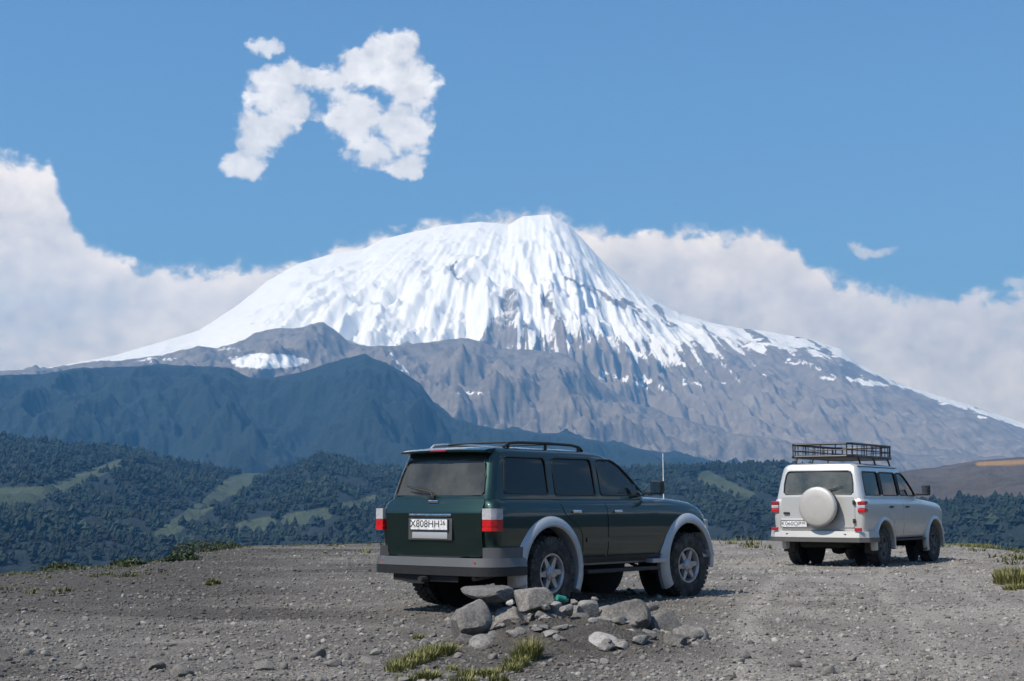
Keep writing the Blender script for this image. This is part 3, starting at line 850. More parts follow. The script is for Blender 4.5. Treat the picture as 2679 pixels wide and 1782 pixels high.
def wheel_meshes(r, w, rim_r, spokes, lug):
    """meshes for a wheel centred on its hub, outer face towards -Y"""
    t = MB(); h = w / 2
    t.lathe([(-h * .80, rim_r), (-h * .97, rim_r + .02), (-h * 1.03, (r + rim_r) / 2), (-h * .98, r - .045), (-h * .86, r - .016), (-h * .6, r - .006), (0, r - .004), (h * .6, r - .006), (h * .86, r - .016), (h * .98, r - .045), (h * 1.03, (r + rim_r) / 2), (h * .97, rim_r + .02), (h * .80, rim_r)], 64, 'Y', cap=False)
    n = 38
    for k in range(n):
        a = 2 * math.pi * k / n
        for row, (y0, y1, da) in enumerate(((-h * .95, -h * .42, 0), (-h * .34, -h * .03, .5), (h * .03, h * .34, 0), (h * .42, h * .95, .5))):
            aa = a + da * 2 * math.pi / n; q = 2 * math.pi / n * .31
            M = Matrix.Rotation(-aa, 4, 'Y')
            top = r + lug - (.012 if row in (0, 3) else 0)
            t.box((r - .03, y0, -r * q), (top, y1, r * q), M)
    tyre = t.mesh('tyre', 30)
    m = MB()
    m.lathe([(-h * .80, rim_r), (-h * .86, rim_r + .004), (-h * .86, rim_r - .014), (-h * .70, rim_r - .026), (-h * .10, rim_r - .04), (h * .6, rim_r - .03), (h * .80, rim_r)], 48, 'Y', cap=False)
    m.lathe([(-h * .15, .0), (-h * .15, rim_r - .045), (-h * .05, rim_r - .045), (-h * .05, .0)], 40, 'Y', cap=False) if spokes == 0 else None
    m.lathe([(h * .1, .001), (h * .1, rim_r - .045)], 40, 'Y', cap=False)
    for k in range(spokes):
        M = Matrix.Rotation(2 * math.pi * k / spokes, 4, 'Y')
        V = [(.045, -h * .72, -.036), (.045, -h * .72, .036), (rim_r - .012, -h * .74, .020), (rim_r - .012, -h * .74, -.020)]
        V += [(p[0], p[1] + .045, p[2] * 1.25) for p in V]
        m.add([M @ Vector(p) for p in V], [(0, 1, 2, 3), (7, 6, 5, 4), (0, 4, 5, 1), (1, 5, 6, 2), (2, 6, 7, 3), (3, 7, 4, 0)])
    rim = m.mesh('rim', 35)
    c = MB(); c.lathe([(-h * .60, .085), (-h * .80, .075), (-h * .90, .055), (-h * .98, .045), (-h * 1.0, .002)], 20, 'Y', cap=False)
    for k in range(6):
        a = 2 * math.pi * (k + .5) / 6; c.tube([(.062 * math.cos(a), -h * .7, .062 * math.sin(a)), (.062 * math.cos(a), -h * .90, .062 * math.sin(a))], .011, 6)
    return tyre, rim, c.mesh('hub', 35)


def add_wheels(root, P):
    tyre, rim, hub = wheel_meshes(P['tr'], P['tw'], P['rim_r'], P['spokes'], .010)
    drum = MB().lathe([(-.02, .001), (-.02, .15), (.05, .15), (.05, .001)], 28, 'Y', cap=False).mesh('brake_disc')
    for ax, steer in ((0, 0), (P['wb'], P.get('steer', 0))):
        for sgn in (-1, 1):
            w = bpy.data.objects.new('wheel', None); COL.objects.link(w); w.parent = root
            w.location = (ax, sgn * P['track'], P['tr']); w.rotation_euler = (0, random.uniform(0, 6.28), (math.pi if sgn > 0 else 0) + steer)
            link('tyre', tyre, 'tyre', w); link('rim', rim, P['rimmat'], w); link('hub_cap', hub, P['rimmat'], w); link('brake_disc', drum, 'under', w)


def flare(cx, cz, rin, rout, w, proud, a0, a1, sgn, n=30):
    m = MB(); V = []; F = []
    for i in range(n + 1):
        a = R(a0 + (a1 - a0) * i / n); ca, sa = math.cos(a), math.sin(a)
        for rad, y in ((rin - .012, w - .12), (rin - .012, w + proud * .75), (rin + .004, w + proud), (rin + (rout - rin) * .42, w + proud * .96), (rin + (rout - rin) * .8, w + proud * .55), (rout, w - .004), (rout - .004, w - .05)):
            V.append((cx + rad * ca, sgn * y, cz + rad * sa))
    k = 7
    for i in range(n):
        for j in range(k): F.append((i * k + j, (i + 1) * k + j, (i + 1) * k + (j + 1) % k, i * k + (j + 1) % k))
    F += [tuple(range(k)), tuple(range(n * k, (n + 1) * k))[::-1]]
    return m.add(V, F)


def add_seat(root, x, y, z, w=.46, wide=False):
    m = MB()
    tilt = Matrix.Translation((x, y, z)) @ Matrix.Rotation(R(-14), 4, 'Y')
    m.box((-.06, -w / 2, -.25), (.09, w / 2, .40), tilt, .045)
    heads = [0] if not wide else [-w * .32, w * .32]
    for hy in heads:
        m.box((-.045, hy - .12, .47), (.06, hy + .12, .65), tilt, .035)
        for q in (-.05, .05): m.tube([tilt @ Vector((0, hy + q, .38)), tilt @ Vector((0, hy + q, .5))], .008, 6)
    m.box((.0, -w / 2, -.34), (.5, w / 2, -.20), Matrix.Translation((x, y, z)), .04)
    return m.build('seat', 'seat', root)


def rectrows(z0, z1, u0, u1, cr=.03):
    """rounded rectangle as rows"""
    return [(z0, u0 + cr, u1 - cr), (z0 + cr * .35, u0 + cr * .25, u1 - cr * .25), (z0 + cr, u0, u1), (z1 - cr, u0, u1), (z1 - cr * .35, u0 + cr * .25, u1 - cr * .25), (z1, u0 + cr, u1 - cr)]


def plate(root, x, y, z, w, h, txt, reg, name='number_plate', face=-1):
    p = MB().box((x - .006, y - w / 2, z - h / 2), (x + .006, y + w / 2, z + h / 2), None, .003).build(name, 'white_plate', root)
    # text reads left to right when seen from behind the car (left of the picture is +Y)
    M = Matrix(((0, 0, face, x + face * .0065), (-1, 0, 0, y), (0, 1, 0, z), (0, 0, 0, 1)))
    link('characters', text_mesh(txt, h * .92, M @ Matrix.Translation((-w * .11, 0, 0)) @ Matrix.Diagonal((1.12, 1, 1, 1))), 'plate_ink', p)
    link('region_code', text_mesh(reg, h * .62, M @ Matrix.Translation((w * .375, h * .12, 0))), 'plate_ink', p)
    fr = MB()
    for a, b in (((-w / 2 - .008, h / 2), (w / 2 + .008, h / 2 + .010)), ((-w / 2 - .008, -h / 2 - .010), (w / 2 + .008, -h / 2)), ((-w / 2 - .010, -h / 2), (-w / 2, h / 2)), ((w / 2, -h / 2), (w / 2 + .010, h / 2)), ((w * .27, -h / 2), (w * .275, h / 2))):
        fr.box((x + face * .009 - .003, y + a[0], z + a[1]), (x + face * .009 + .003, y + b[0], z + b[1]))
    fr.build('plate_frame', 'chrome', p)
    return p


def build_green_suv():
    P = dict(tr=.385, tw=.262, rim_r=.205, spokes=6, rimmat='alloy', wb=2.675, track=.735, steer=R(-4))
    root = empty('parked_car', (-.227, 15.694, gz(.4, 16.6) - .008), R(90 - 39.66))
    tag(root, 'dark green four-wheel-drive car with silver wheel-arch flares parked behind the rock pile', 'car')
    zt = lambda x: float(np.interp(x, [-1, 1.9, 2.1, 2.4, 2.8, 3.1, 3.3, 3.45], [1.185, 1.185, 1.185, 1.18, 1.15, 1.095, 1.02, .95]))
    zf = lambda f, x: .44 + f * (zt(x) - .44)
    body = Shell([(0.0, -.80, 3.20, .66), (.03, -.86, 3.28, .73), (.12, -.915, 3.33, .808), (.28, -.93, 3.35, .832), (.5, -.945, 3.36, .842), (.68, -.95, 3.36, .842), (.80, -.945, 3.34, .834), (.885, -.935, 3.30, .815), (.94, -.915, 3.26, .79), (.985, -.895, 3.20, .735), (1.0, -.875, 3.15, .69), (1.02, -.80, 3.0, .45), (1.028, -.6, 2.8, .02)], .10, .20, .05, .16, .018, zf)
    cuts = []
    for cx in (0, P['wb']):
        for s in (-1, 1): cuts.append(cyl_y(cx, .42, .465, s * .50, s * 1.3))
    cuts.append(boxm((-.70, -.66, .72), (2.0, .66, 1.5)))
    link('body', cut(body.mesh('body'), cuts, 32), 'green', root)
    bfrac = lambda z, x: (z - .44) / (zt(x) - .44)
    by = lambda x, z: body.side_y(x, bfrac(z, x))
    gh = Shell([(1.10, -.905, 2.16, .752), (1.17, -.895, 2.11, .745), (1.30, -.855, 1.98, .722), (1.42, -.815, 1.84, .697), (1.54, -.775, 1.66, .672), (1.60, -.755, 1.55, .658), (1.65, -.74, 1.42, .64), (1.685, -.715, 1.28, .610), (1.708, -.67, 1.12, .55), (1.722, -.55, .95, .44), (1.73, -.3, .6, .25), (1.733, -.05, .3, .02)], .10, .15, .035, .11, .03)
    # window openings as rows (z, x0, x1)
    W = {'front': [(1.215, 1.05, 1.90), (1.25, 1.035, 1.865), (1.36, 1.035, 1.745), (1.46, 1.035, 1.62), (1.55, 1.045, 1.49), (1.60, 1.06, 1.38), (1.615, 1.09, 1.33)],
         'rear': [(1.215, .22, .93), (1.24, .20, .945), (1.55, .22, .945), (1.60, .235, .93), (1.615, .26, .90)],
         'quarter': [(1.225, -.62, .07), (1.25, -.64, .095), (1.40, -.61, .10), (1.55, -.575, .105), (1.595, -.55, .09), (1.61, -.52, .06)]}
    ccs = [gh.mesh('in', .045)]
    for rows in W.values():
        for s in (-1, 1): ccs.append(prism_side(rows, s * .35, s * 1.1))
    RW = [(1.205, -.60, .60), (1.23, -.625, .625), (1.40, -.60, .60), (1.53, -.565, .565), (1.56, -.545, .545), (1.575, -.51, .51)]
    WS = [(1.20, -.62, .62), (1.24, -.64, .64), (1.45, -.60, .60), (1.60, -.545, .545), (1.625, -.51, .51)]
    ccs += [prism_end(RW, -1.4, -.45), prism_end(WS, 1.0, 2.6)]
    link('cabin', cut(gh.mesh('cabin'), ccs, 32), 'green', root)
    for nm, rows in W.items():
        for s in (-1, 1):
            fn = lambda u, z, o, s=s: (u, s * (gh.side_y(u, z) + o), z)
            panel(rows, fn, -.010, .004, nu=10, nz=10, grow=.008).build('door_window' if nm != 'quarter' else 'quarter_window', 'clear_glass' if nm == 'front' else 'privacy_glass', root)
            # rubber seal round the opening
            pts = [fn(r[1], r[0], .001) for r in rows] + [fn(r[2], r[0], .001) for r in rows[::-1]]
            MB().tube(pts, .009, 6, True).build('window_seal', 'black_plastic', root)
    rw = panel(RW, lambda u, z, o: (gh.rear_x(u, z) - o, u, z), -.008, .004, nu=12, grow=.008).build('rear_window', 'rear_glass', root)
    pts = [(gh.rear_x(r[1], r[0]) - .001, r[1], r[0]) for r in RW] + [(gh.rear_x(r[2], r[0]) - .001, r[2], r[0]) for r in RW[::-1]]
    MB().tube(pts, .011, 6, True).build('window_seal', 'black_plastic', rw)
    for zq in np.linspace(1.27, 1.53, 8):
        pass
    panel(WS, lambda u, z, o: (gh.front_x(u, z) + o, u, z), -.008, .004, nu=12, grow=.008).build('windscreen', 'clear_glass', root)
    # wiper on the tailgate glass
    wp = MB(); wp.tube([(-.935, .02, 1.19), (-.925, .05, 1.24), (-.905, .36, 1.285)], .009, 6); wp.tube([(-.91, .08, 1.255), (-.90, .42, 1.30)], .006, 5); wp.box((-.955, -.02, 1.165), (-.92, .06, 1.205), None, .006)
    wp.build('rear_wiper', 'black_plastic', rw)
    # doors
    for s in (-1, 1):
        fn = lambda u, z, o, s=s: (u, s * (by(u, z) + o), z)
        for nm, rows in (('front', [(.50, 1.07, 1.98), (.54, 1.045, 2.02), (1.12, 1.02, 2.06), (1.155, 1.03, 2.05)]), ('rear', [(.50, .60, .98), (.54, .58, 1.0), (.80, .55, 1.0), (.90, .44, 1.0), (1.0, .25, 1.0), (1.155, .19, 1.0)])):
            d = panel(rows, fn, .005, .02, nu=12, nz=14).build('door', 'green', root)
            hx = 1.13 if nm == 'front' else .36
            MB().box((hx, s * (by(hx, 1.04) + .004), 1.02), (hx + .15, s * (by(hx, 1.04) + .034), 1.05), None, .01).build('door_handle', 'chrome', d)
        # fuel flap / rub strip
        panel([(.70, .62, 2.02), (.745, .62, 2.02)], fn, .016, .02, nu=16, nz=2).build('side_moulding', 'green', root)
        panel([(.445, .50, 2.18), (.53, .52, 2.16)], lambda u, z, o, s=s: (u, s * (by(u, max(z, .47)) + o + .018), z), .012, .03, nu=16, nz=4).build('rocker_panel', 'bumper_grey', root)
        for cx, a0, a1 in ((0, -28, 196), (P['wb'], -10, 214)):
            flare(cx, .425 if cx == 0 else .44, .462, .575, .82, .055, a0, a1, s).build('wheel_arch_flare', 'silver_trim', root)
            MB().lathe([(s * .42, .01), (s * .42, .464)], 40, 'Y', (cx, 0, .42), cap=False).build('wheel_well', 'under', root)
        # mud flaps and the step end behind the front wheel
        MB().box((-.445, s * .60, .245), (-.425, s * .855, .50), None, .006).build('mud_flap', 'silver_trim', root)
        MB().box((2.185, s * .62, .30), (2.205, s * .85, .50), None, .006).build('mud_flap', 'black_plastic', root)
        MB().box((1.86, min(s * .76, s * .875), .435), (2.20, max(s * .76, s * .875), .485), None, .012).build('step_end', 'silver_trim', root)
        MB().box((.62, min(s * .70, s * .865), .355), (2.02, max(s * .70, s * .865), .40), None, .014).build('side_step', 'black_plastic', root)
        for fx in (.8, 1.8): MB().tube([(fx, s * .5, .47), (fx, s * .74, .375)], .02, 6).build('step_bracket', 'under', root)
        # tail lamps, wrapped round the corner
        lamp = bpy.data.objects.new('tail_lamp', None); COL.objects.link(lamp); lamp.parent = root; lamp.location = (-.875, s * .757, .95)
        def lens(z0, z1, nm, mt, out=.0):
            path = [(.055, -.100 * s), (.01, -.100 * s), (-.045, -.092 * s), (-.088, -.062 * s), (-.100, -.02 * s), (-.098, .050 * s)]
            pts = [(p[0] - out * .6, -p[1] + s * out * .4) for p in path]
            V = [(x, y, z) for z in (z0, z1) for x, y in pts] + [(.05, -s * .085, z) for z in (z0, z1)]
            n = len(pts); F = [(i, i + 1, n + i + 1, n + i) for i in range(n - 1)] + [tuple(range(n)) + (2 * n,), tuple(range(n, 2 * n)) + (2 * n + 1,), (0, n, 2 * n + 1, 2 * n), (n - 1, 2 * n - 1, 2 * n + 1, 2 * n)]
            MB().add(V, F).build(nm, mt, lamp)
        lens(.005, .118, 'reverse_lens', 'clear_lens', .006); lens(-.065, .001, 'brake_lens', 'red_lens', .006); lens(-.112, -.069, 'indicator_lens', 'red_lens', .006)
        # mirror
        mr = MB(); mr.box((1.83, min(s * .86, s * 1.01), 1.225), (1.93, max(s * .86, s * 1.01), 1.385), None, .03); mr.box((1.86, min(s * .74, s * .87), 1.225), (1.91, max(s * .74, s * .87), 1.265), None, .01)
        mo = mr.build('door_mirror', 'black_plastic', root)
        MB().box((1.825, min(s * .872, s * .998), 1.24), (1.8295, max(s * .872, s * .998), 1.37)).build('mirror_glass', 'chrome', mo)
        # roof rail; sunlit left and shaded right are put in by their colours
        rl = MB(); rl.tube([(-.42, s * .53, 1.715), (-.36, s * .535, 1.755), (-.2, s * .54, 1.77), (.3, s * .54, 1.776), (.75, s * .535, 1.77), (.90, s * .53, 1.752), (.97, s * .525, 1.71)], .016, 8)
        for fx in (-.36, .28, .88): rl.tube([(fx, s * .535, 1.70), (fx, s * .535, 1.762)], .018, 8)
        rl.build('roof_rail', 'silver_trim' if s > 0 else 'black_plastic', root)
        # head lamps
        MB().box((3.14, min(s * .50, s * .74), .80), (3.30, max(s * .50, s * .74), .93), None, .03).build('headlight', 'clear_lens', root)
    for cx in (-.12, .62):
        MB().tube([(cx, -.54, 1.772), (cx, -.3, 1.782), (cx, .3, 1.782), (cx, .54, 1.772)], .015, 8, flat=.7).build('roof_crossbar', 'black_plastic', root)
    # spoiler with the high brake light
    sp = MB(); V = []
    prof = [(-.66, 1.712), (-.80, 1.700), (-.865, 1.682), (-.865, 1.662), (-.80, 1.652), (-.70, 1.655)]
    ys = [-.60, -.57, -.3, 0, .3, .57, .60]
    for y in ys:
        k = .88 if abs(y) > .59 else 1
        for x, z in prof: V.append((-.74 + (x + .74) * k + .04 * (y / .6) ** 2, y, 1.68 + (z - 1.68) * k - .012 * (y / .6) ** 2))
    n = len(prof); F = [(i * n + j, (i + 1) * n + j, (i + 1) * n + (j + 1) % n, i * n + (j + 1) % n) for i in range(len(ys) - 1) for j in range(n)] + [tuple(range(n)), tuple(range((len(ys) - 1) * n, len(ys) * n))]
    spo = sp.add(V, F).build('roof_spoiler', 'green', root)
    MB().box((-.873, -.11, 1.664), (-.862, .11, 1.680), None, .003).build('brake_light', 'dim_red_lens', spo)
    # tailgate panel with shoulder, handle, plate
    def tg(u, z, o):
        x = float(np.interp(z, [.575, .75, .95, 1.02, 1.03, 1.12, 1.135, 1.165], [-.945, -.962, -.978, -.984, -.982, -.930, -.918, -.900])) + .05 * (u / .8) ** 2
        return (x - o, u, z)
    tail = panel([(.575, -.64, .64), (.60, -.675, .675), (1.13, -.675, .675), (1.165, -.65, .65)], tg, .012, .03, nu=16, nz=36).build('tailgate', 'green', root)
    MB().box((-1.0, -.30, .985), (-.975, .30, 1.012), None, .006).build('tailgate_trim', 'chrome', tail)
    MB().box((-.992, -.31, .74), (-.974, .31, .965), None, .006).build('plate_recess', 'bumper_grey', tail)
    MB().box((-.998, -.25, .755), (-.99, .25, .825), None, .004).build('lower_trim', 'silver_trim', tail)
    MB().box((-.95, -.07, 1.125), (-.905, .07, 1.155), None, .008).build('tailgate_handle', 'chrome', tail)
    plate(root, -1.001, 0, .905, .52, .112, 'X808HH', '26')
    # rear bumper, front bumper
    path = [(-.475, -.80), (-.60, -.81), (-.80, -.80), (-.88, -.765), (-.94, -.69), (-.965, -.56), (-.98, -.2), (-.98, .2), (-.965, .56), (-.94, .69), (-.88, .765), (-.80, .80), (-.60, .81), (-.475, .80)]
    prof = [(-.02, .476), (.040, .478), (.046, .50), (.046, .535), (.025, .56), (-.07, .566), (-.09, .476)]
    bp = MB().sweep([(x, -y) for x, y in path[::-1]][::-1] if False else path, [(-q if False else q, z) for q, z in prof])
    low = [(-.03, .385), (.005, .395), (.028, .44), (.032, .472), (-.09, .472), (-.09, .385)]
    b = bp.build('rear_bumper', 'bumper_grey', root)
    MB().sweep(path, low).build('lower_valance', 'black_plastic', b)
    for q in (-.62, .62): MB().box((-1.03, q - .05, .49), (-1.0, q + .05, .53), None, .008).build('fog_lamp', 'dim_red_lens', b)
    cap = [(.0, .562), (.034, .568), (.038, .64), (.02, .668), (-.05, .672), (-.06, .562)]
    for pp in (path[:5], path[-5:]): MB().sweep(pp, cap).build('bumper_corner', 'bumper_grey', b)
    MB().box((-1.02, -.45, .5665), (-.96, .45, .576), None, .004).build('bumper_step', 'black_plastic', b)
    MB().box((-1.02, -.42, .315), (-.99, .50, .398), None, .008).build('tow_plate', 'black_plastic', b)
    MB().tube([(-.95, 0, .34), (-1.14, 0, .34)], .03, 8).build('tow_hitch', 'under', b)
    fpath = [(2.30, .80), (2.9, .81), (3.2, .78), (3.40, .62), (3.48, .3), (3.5, 0), (3.48, -.3), (3.40, -.62), (3.2, -.78), (2.9, -.81), (3.0, -.80)][1:-1]
    MB().sweep(fpath, prof[:]).build('front_bumper', 'bumper_grey', root)
    g = MB().box((3.30, -.45, .80), (3.37, .45, .95), None, .02)
    g.build('grille', 'black_plastic', root)
    # antenna
    MB().tube([(2.36, -.70, 1.13), (2.36, -.70, 1.20), (2.355, -.70, 1.72)], [.014, .007, .005], 6).build('antenna', 'white_plate', root)
    # underbody
    u = MB(); u.tube([(0, -.62, .385), (0, .62, .385)], .055, 10); u.lathe([(-.16, .02), (-.1, .13), (0, .15), (.1, .13), (.16, .02)], 16, 'Y', (0, .05, .385))
    u.box((-.85, -.52, .45), (2.9, .52, .60)); u.box((.25, -.48, .33), (1.0, .05, .46), None, .04)
    for s in (-1, 1): u.box((-.9, s * .46 - .04, .42), (3.0, s * .46 + .04, .52)); u.tube([(-.12, s * .5, .33), (-.25, s * .46, .75)], .03, 8); u.tube([(P['wb'], s * .2, .42), (P['wb'], s * .62, .385)], .05, 8)
    u.build('chassis', 'under', root)
    MB().tube([(.2, -.35, .40), (-.3, -.55, .42), (-.7, -.58, .38), (-.98, -.60, .36)], .028, 8).build('exhaust', 'dark_alloy', root)
    add_seat(root, .98, -.36, 1.0); add_seat(root, .98, .36, 1.0); add_seat(root, .05, 0, .98, 1.15, True)
    dsh = MB().box((1.62, -.66, .95), (2.02, .66, 1.19), None, .05); dsh.build('dashboard', 'black_plastic', root)
    sw = [(1.50 + .05 * math.sin(a), -.36 + .18 * math.cos(a), 1.14 + .17 * math.sin(a)) for a in np.linspace(0, 2 * math.pi, 20, endpoint=False)]
    MB().tube(sw, .014, 6, True).build('steering_wheel', 'black_plastic', root)
    add_wheels(root, P)


def build_silver_suv():
    P = dict(tr=.37, tw=.235, rim_r=.205, spokes=5, rimmat='dark_alloy', wb=2.76, track=.795, steer=0)
    root = empty('parked_car', (6.42, 28.05, gz(7.2, 29.0) - .006), R(90 - 35.6))
    root.scale = (1.02, 1.02, 1.02)
    tag(root, 'silver beige four-wheel-drive car with black roof basket and covered spare wheel on its tail', 'car')
    zt = lambda x: float(np.interp(x, [-1.2, 1.95, 2.15, 2.6, 3.2, 3.45, 3.65], [1.30, 1.29, 1.27, 1.24, 1.19, 1.13, 1.05]))
    zf = lambda f, x: .50 + f * (zt(x) - .50)
    body = Shell([(0.0, -.86, 3.45, .80), (.03, -.92, 3.52, .86), (.12, -.955, 3.56, .905), (.3, -.965, 3.58, .925), (.55, -.97, 3.58, .935), (.72, -.97, 3.57, .935), (.86, -.965, 3.54, .925), (.94, -.955, 3.50, .905), (.985, -.94, 3.44, .865), (1.0, -.92, 3.38, .82), (1.02, -.8, 3.2, .5), (1.026, -.6, 3.0, .02)], .08, .22, .02, .14, .03, zf)
    cuts = [cyl_y(cx, .42, .46, s * .55, s * 1.4) for cx in (0, P['wb']) for s in (-1, 1)] + [boxm((-.80, -.76, .80), (2.05, .76, 1.6))]
    link('body', cut(body.mesh('body'), cuts, 32), 'champagne', root)
    by = lambda x, z: body.side_y(x, (z - .50) / (zt(x) - .50))
    gh = Shell([(1.22, -.955, 2.16, .885), (1.30, -.95, 2.10, .875), (1.45, -.935, 1.93, .845), (1.60, -.915, 1.74, .815), (1.72, -.895, 1.58, .79), (1.81, -.88, 1.44, .77), (1.87, -.865, 1.30, .745), (1.908, -.84, 1.14, .70), (1.93, -.78, .97, .62), (1.944, -.6, .75, .45), (1.95, -.3, .5, .2), (1.951, 0, .3, .02)], .10, .15, .02, .10, .02)
    W = {'front': [(1.335, 1.03, 1.88), (1.37, 1.015, 1.85), (1.50, 1.015, 1.72), (1.62, 1.02, 1.58), (1.71, 1.025, 1.44), (1.76, 1.04, 1.34), (1.775, 1.07, 1.28)],
         'rear': [(1.335, .13, .90), (1.36, .11, .915), (1.72, .13, .915), (1.76, .145, .90), (1.775, .17, .87)],
         'quarter': [(1.335, -.72, -.02), (1.36, -.74, -.0), (1.70, -.71, .005), (1.755, -.69, -.01), (1.775, -.66, -.03)]}
    ccs = [gh.mesh('in', .045)] + [prism_side(r, s * .45, s * 1.2) for r in W.values() for s in (-1, 1)]
    RW = [(1.355, -.66, .66), (1.39, -.69, .69), (1.55, -.685, .685), (1.72, -.655, .655), (1.765, -.63, .63), (1.785, -.58, .58)]
    WS = [(1.33, -.74, .74), (1.38, -.76, .76), (1.6, -.71, .71), (1.75, -.66, .66), (1.78, -.62, .62)]
    ccs += [prism_end(RW, -1.5, -.55), prism_end(WS, 1.0, 2.7)]
    link('cabin', cut(gh.mesh('cabin'), ccs, 32), 'champagne', root)
    for nm, rows in W.items():
        for s in (-1, 1):
            fn = lambda u, z, o, s=s: (u, s * (gh.side_y(u, z) + o), z)
            panel(rows, fn, -.010, .004, nu=10, nz=10, grow=.008).build('door_window' if nm != 'quarter' else 'quarter_window', 'privacy_glass', root)
            pts = [fn(r[1], r[0], .001) for r in rows] + [fn(r[2], r[0], .001) for r in rows[::-1]]
            MB().tube(pts, .012, 6, True).build('window_seal', 'black_plastic', root)
    # black trim on the pillars between the side windows
    for s in (-1, 1):
        for rows in ([(1.345, .012, .098), (1.765, .018, .128)], [(1.345, .925, 1.005), (1.765, .925, 1.015)]):
            panel(rows, lambda u, z, o, s=s: (u, s * (gh.side_y(u, z) + o), z), .003, .006, nu=2, nz=8).build('pillar_trim', 'black_plastic', root)
        MB().tube([(x, s * (gh.side_y(x, 1.87) + .004), 1.872) for x in np.linspace(-.78, 1.2, 12)], .009, 6).build('rain_gutter', 'black_plastic', root)
    rw = panel(RW, lambda u, z, o: (gh.rear_x(u, z) - o, u, z), -.008, .004, nu=12, grow=.008).build('rear_window', 'light_tint_glass', root)
    pts = [(gh.rear_x(r[1], r[0]) - .001, r[1], r[0]) for r in RW] + [(gh.rear_x(r[2], r[0]) - .001, r[2], r[0]) for r in RW[::-1]]
    MB().tube(pts, .014, 6, True).build('window_seal', 'black_plastic', rw)
    wp = MB(); wp.tube([(-.975, .10, 1.33), (-.965, .06, 1.38), (-.955, -.38, 1.47)], .010, 6); wp.tube([(-.958, -.08, 1.40), (-.945, -.50, 1.505)], .007, 5); wp.box((-.99, .06, 1.30), (-.95, .14, 1.345), None, .006)
    wp.build('rear_wiper', 'black_plastic', rw)
    panel(WS, lambda u, z, o: (gh.front_x(u, z) + o, u, z), -.008, .004, nu=12, grow=.008).build('windscreen', 'clear_glass', root)
    for s in (-1, 1):
        fn = lambda u, z, o, s=s: (u, s * (by(u, z) + o), z)
        for nm, rows in (('front', [(.58, 1.06, 2.02), (.62, 1.03, 2.06), (1.23, 1.0, 2.08), (1.265, 1.01, 2.07)]), ('rear', [(.58, .60, .95), (.62, .57, .98), (.80, .50, .98), (.92, .36, .98), (1.0, .16, .98), (1.265, .12, .98)])):
            d = panel(rows, fn, .005, .02, nu=12, nz=14).build('door', 'champagne', root)
            hx = 1.10 if nm == 'front' else .26
            MB().box((hx, s * (by(hx, 1.12) + .004), 1.10), (hx + .16, s * (by(hx, 1.12) + .036), 1.135), None, .01).build('door_handle', 'black_plastic', d)
        panel([(.80, .50, 2.20), (.87, .50, 2.20)], fn, .018, .02, nu=16, nz=2).build('side_moulding', 'champagne', root)
        MB().box((.5, min(s * .80, s * .93), .47), (2.25, max(s * .80, s * .93), .505), None, .012).build('side_step', 'black_plastic', root)
        for cx, a0, a1 in ((0, -12, 192), (P['wb'], -12, 200)):
            flare(cx, .42, .455, .53, .905, .055, a0, a1, s).build('wheel_arch_flare', 'champagne', root)
            MB().lathe([(s * .46, .01), (s * .46, .458)], 40, 'Y', (cx, 0, .42), cap=False).build('wheel_well', 'under', root)
        for fx in (-.46, P['wb'] - .50):
            MB().box((fx - .01, min(s * .70, s * .93), .26), (fx + .01, max(s * .70, s * .93), .52), None, .006).build('mud_flap', 'black_plastic', root)
        lamp = bpy.data.objects.new('tail_lamp', None); COL.objects.link(lamp); lamp.parent = root; lamp.location = (-.90, s * .86, 1.09)
        for z0, z1, nm, mt in ((.065, .135, 'upper_lens', 'dim_red_lens'), (.0, .062, 'reverse_lens', 'clear_lens'), (-.075, -.003, 'lower_lens', 'red_lens')):
            MB().box((-.085, min(-.07 * s, .075 * s), z0), (.07, max(-.07 * s, .075 * s), z1), None, .015).build(nm, mt, lamp)
        mr = MB(); mr.box((1.86, min(s * .99, s * 1.15), 1.34), (1.97, max(s * .99, s * 1.15), 1.55), None, .035); mr.box((1.89, min(s * .86, s * 1.0), 1.34), (1.95, max(s * .86, s * 1.0), 1.385), None, .01)
        mo = mr.build('door_mirror', 'black_plastic', root)
        MB().box((1.852, min(s * 1.005, s * 1.135), 1.36), (1.858, max(s * 1.005, s * 1.135), 1.53)).build('mirror_glass', 'chrome', mo)
        MB().box((3.36, min(s * .55, s * .84), .90), (3.52, max(s * .55, s * .84), 1.06), None, .03).build('headlight', 'clear_lens', root)
        bl = MB().box((-1.085, min(s * .76, s * .90), .675), (-1.055, max(s * .76, s * .90), .735), None, .008)
        bl.build('bumper_reflector', 'dim_red_lens', root)
    # rear door, spare wheel, plate
    def tg(u, z, o): return (-.972 + .02 * (u / .9) ** 2 - o, u, z)
    tail = panel([(.74, -.70, .70), (.77, -.73, .73), (1.27, -.73, .73), (1.30, -.70, .70)], tg, .010, .03, nu=14, nz=10).build('rear_door', 'champagne', root)
    for zq in (.86, 1.2): MB().box((-1.0, -.745, zq - .04), (-.965, -.70, zq + .04), None, .006).build('hinge', 'black_plastic', tail)
    MB().box((-1.005, .56, .98), (-.975, .68, 1.02), None, .008).build('door_handle', 'black_plastic', tail)
    sw = bpy.data.objects.new('spare_wheel', None); COL.objects.link(sw); sw.parent = root; sw.location = (-1.13, -.10, 1.12)
    MB().lathe([(.10, .30), (.09, .352), (.0, .366), (-.06, .364), (-.085, .35)], 48, 'X', cap=False).build('tyre', 'tyre', sw)
    MB().lathe([(-.04, .372), (-.085, .368), (-.108, .350), (-.118, .32), (-.124, .20), (-.128, .002)], 48, 'X', cap=False).build('wheel_cover', 'champagne', sw)
    MB().tube([(.16, 0, 0), (.0, 0, 0)], .09, 12).build('carrier', 'black_plastic', sw)
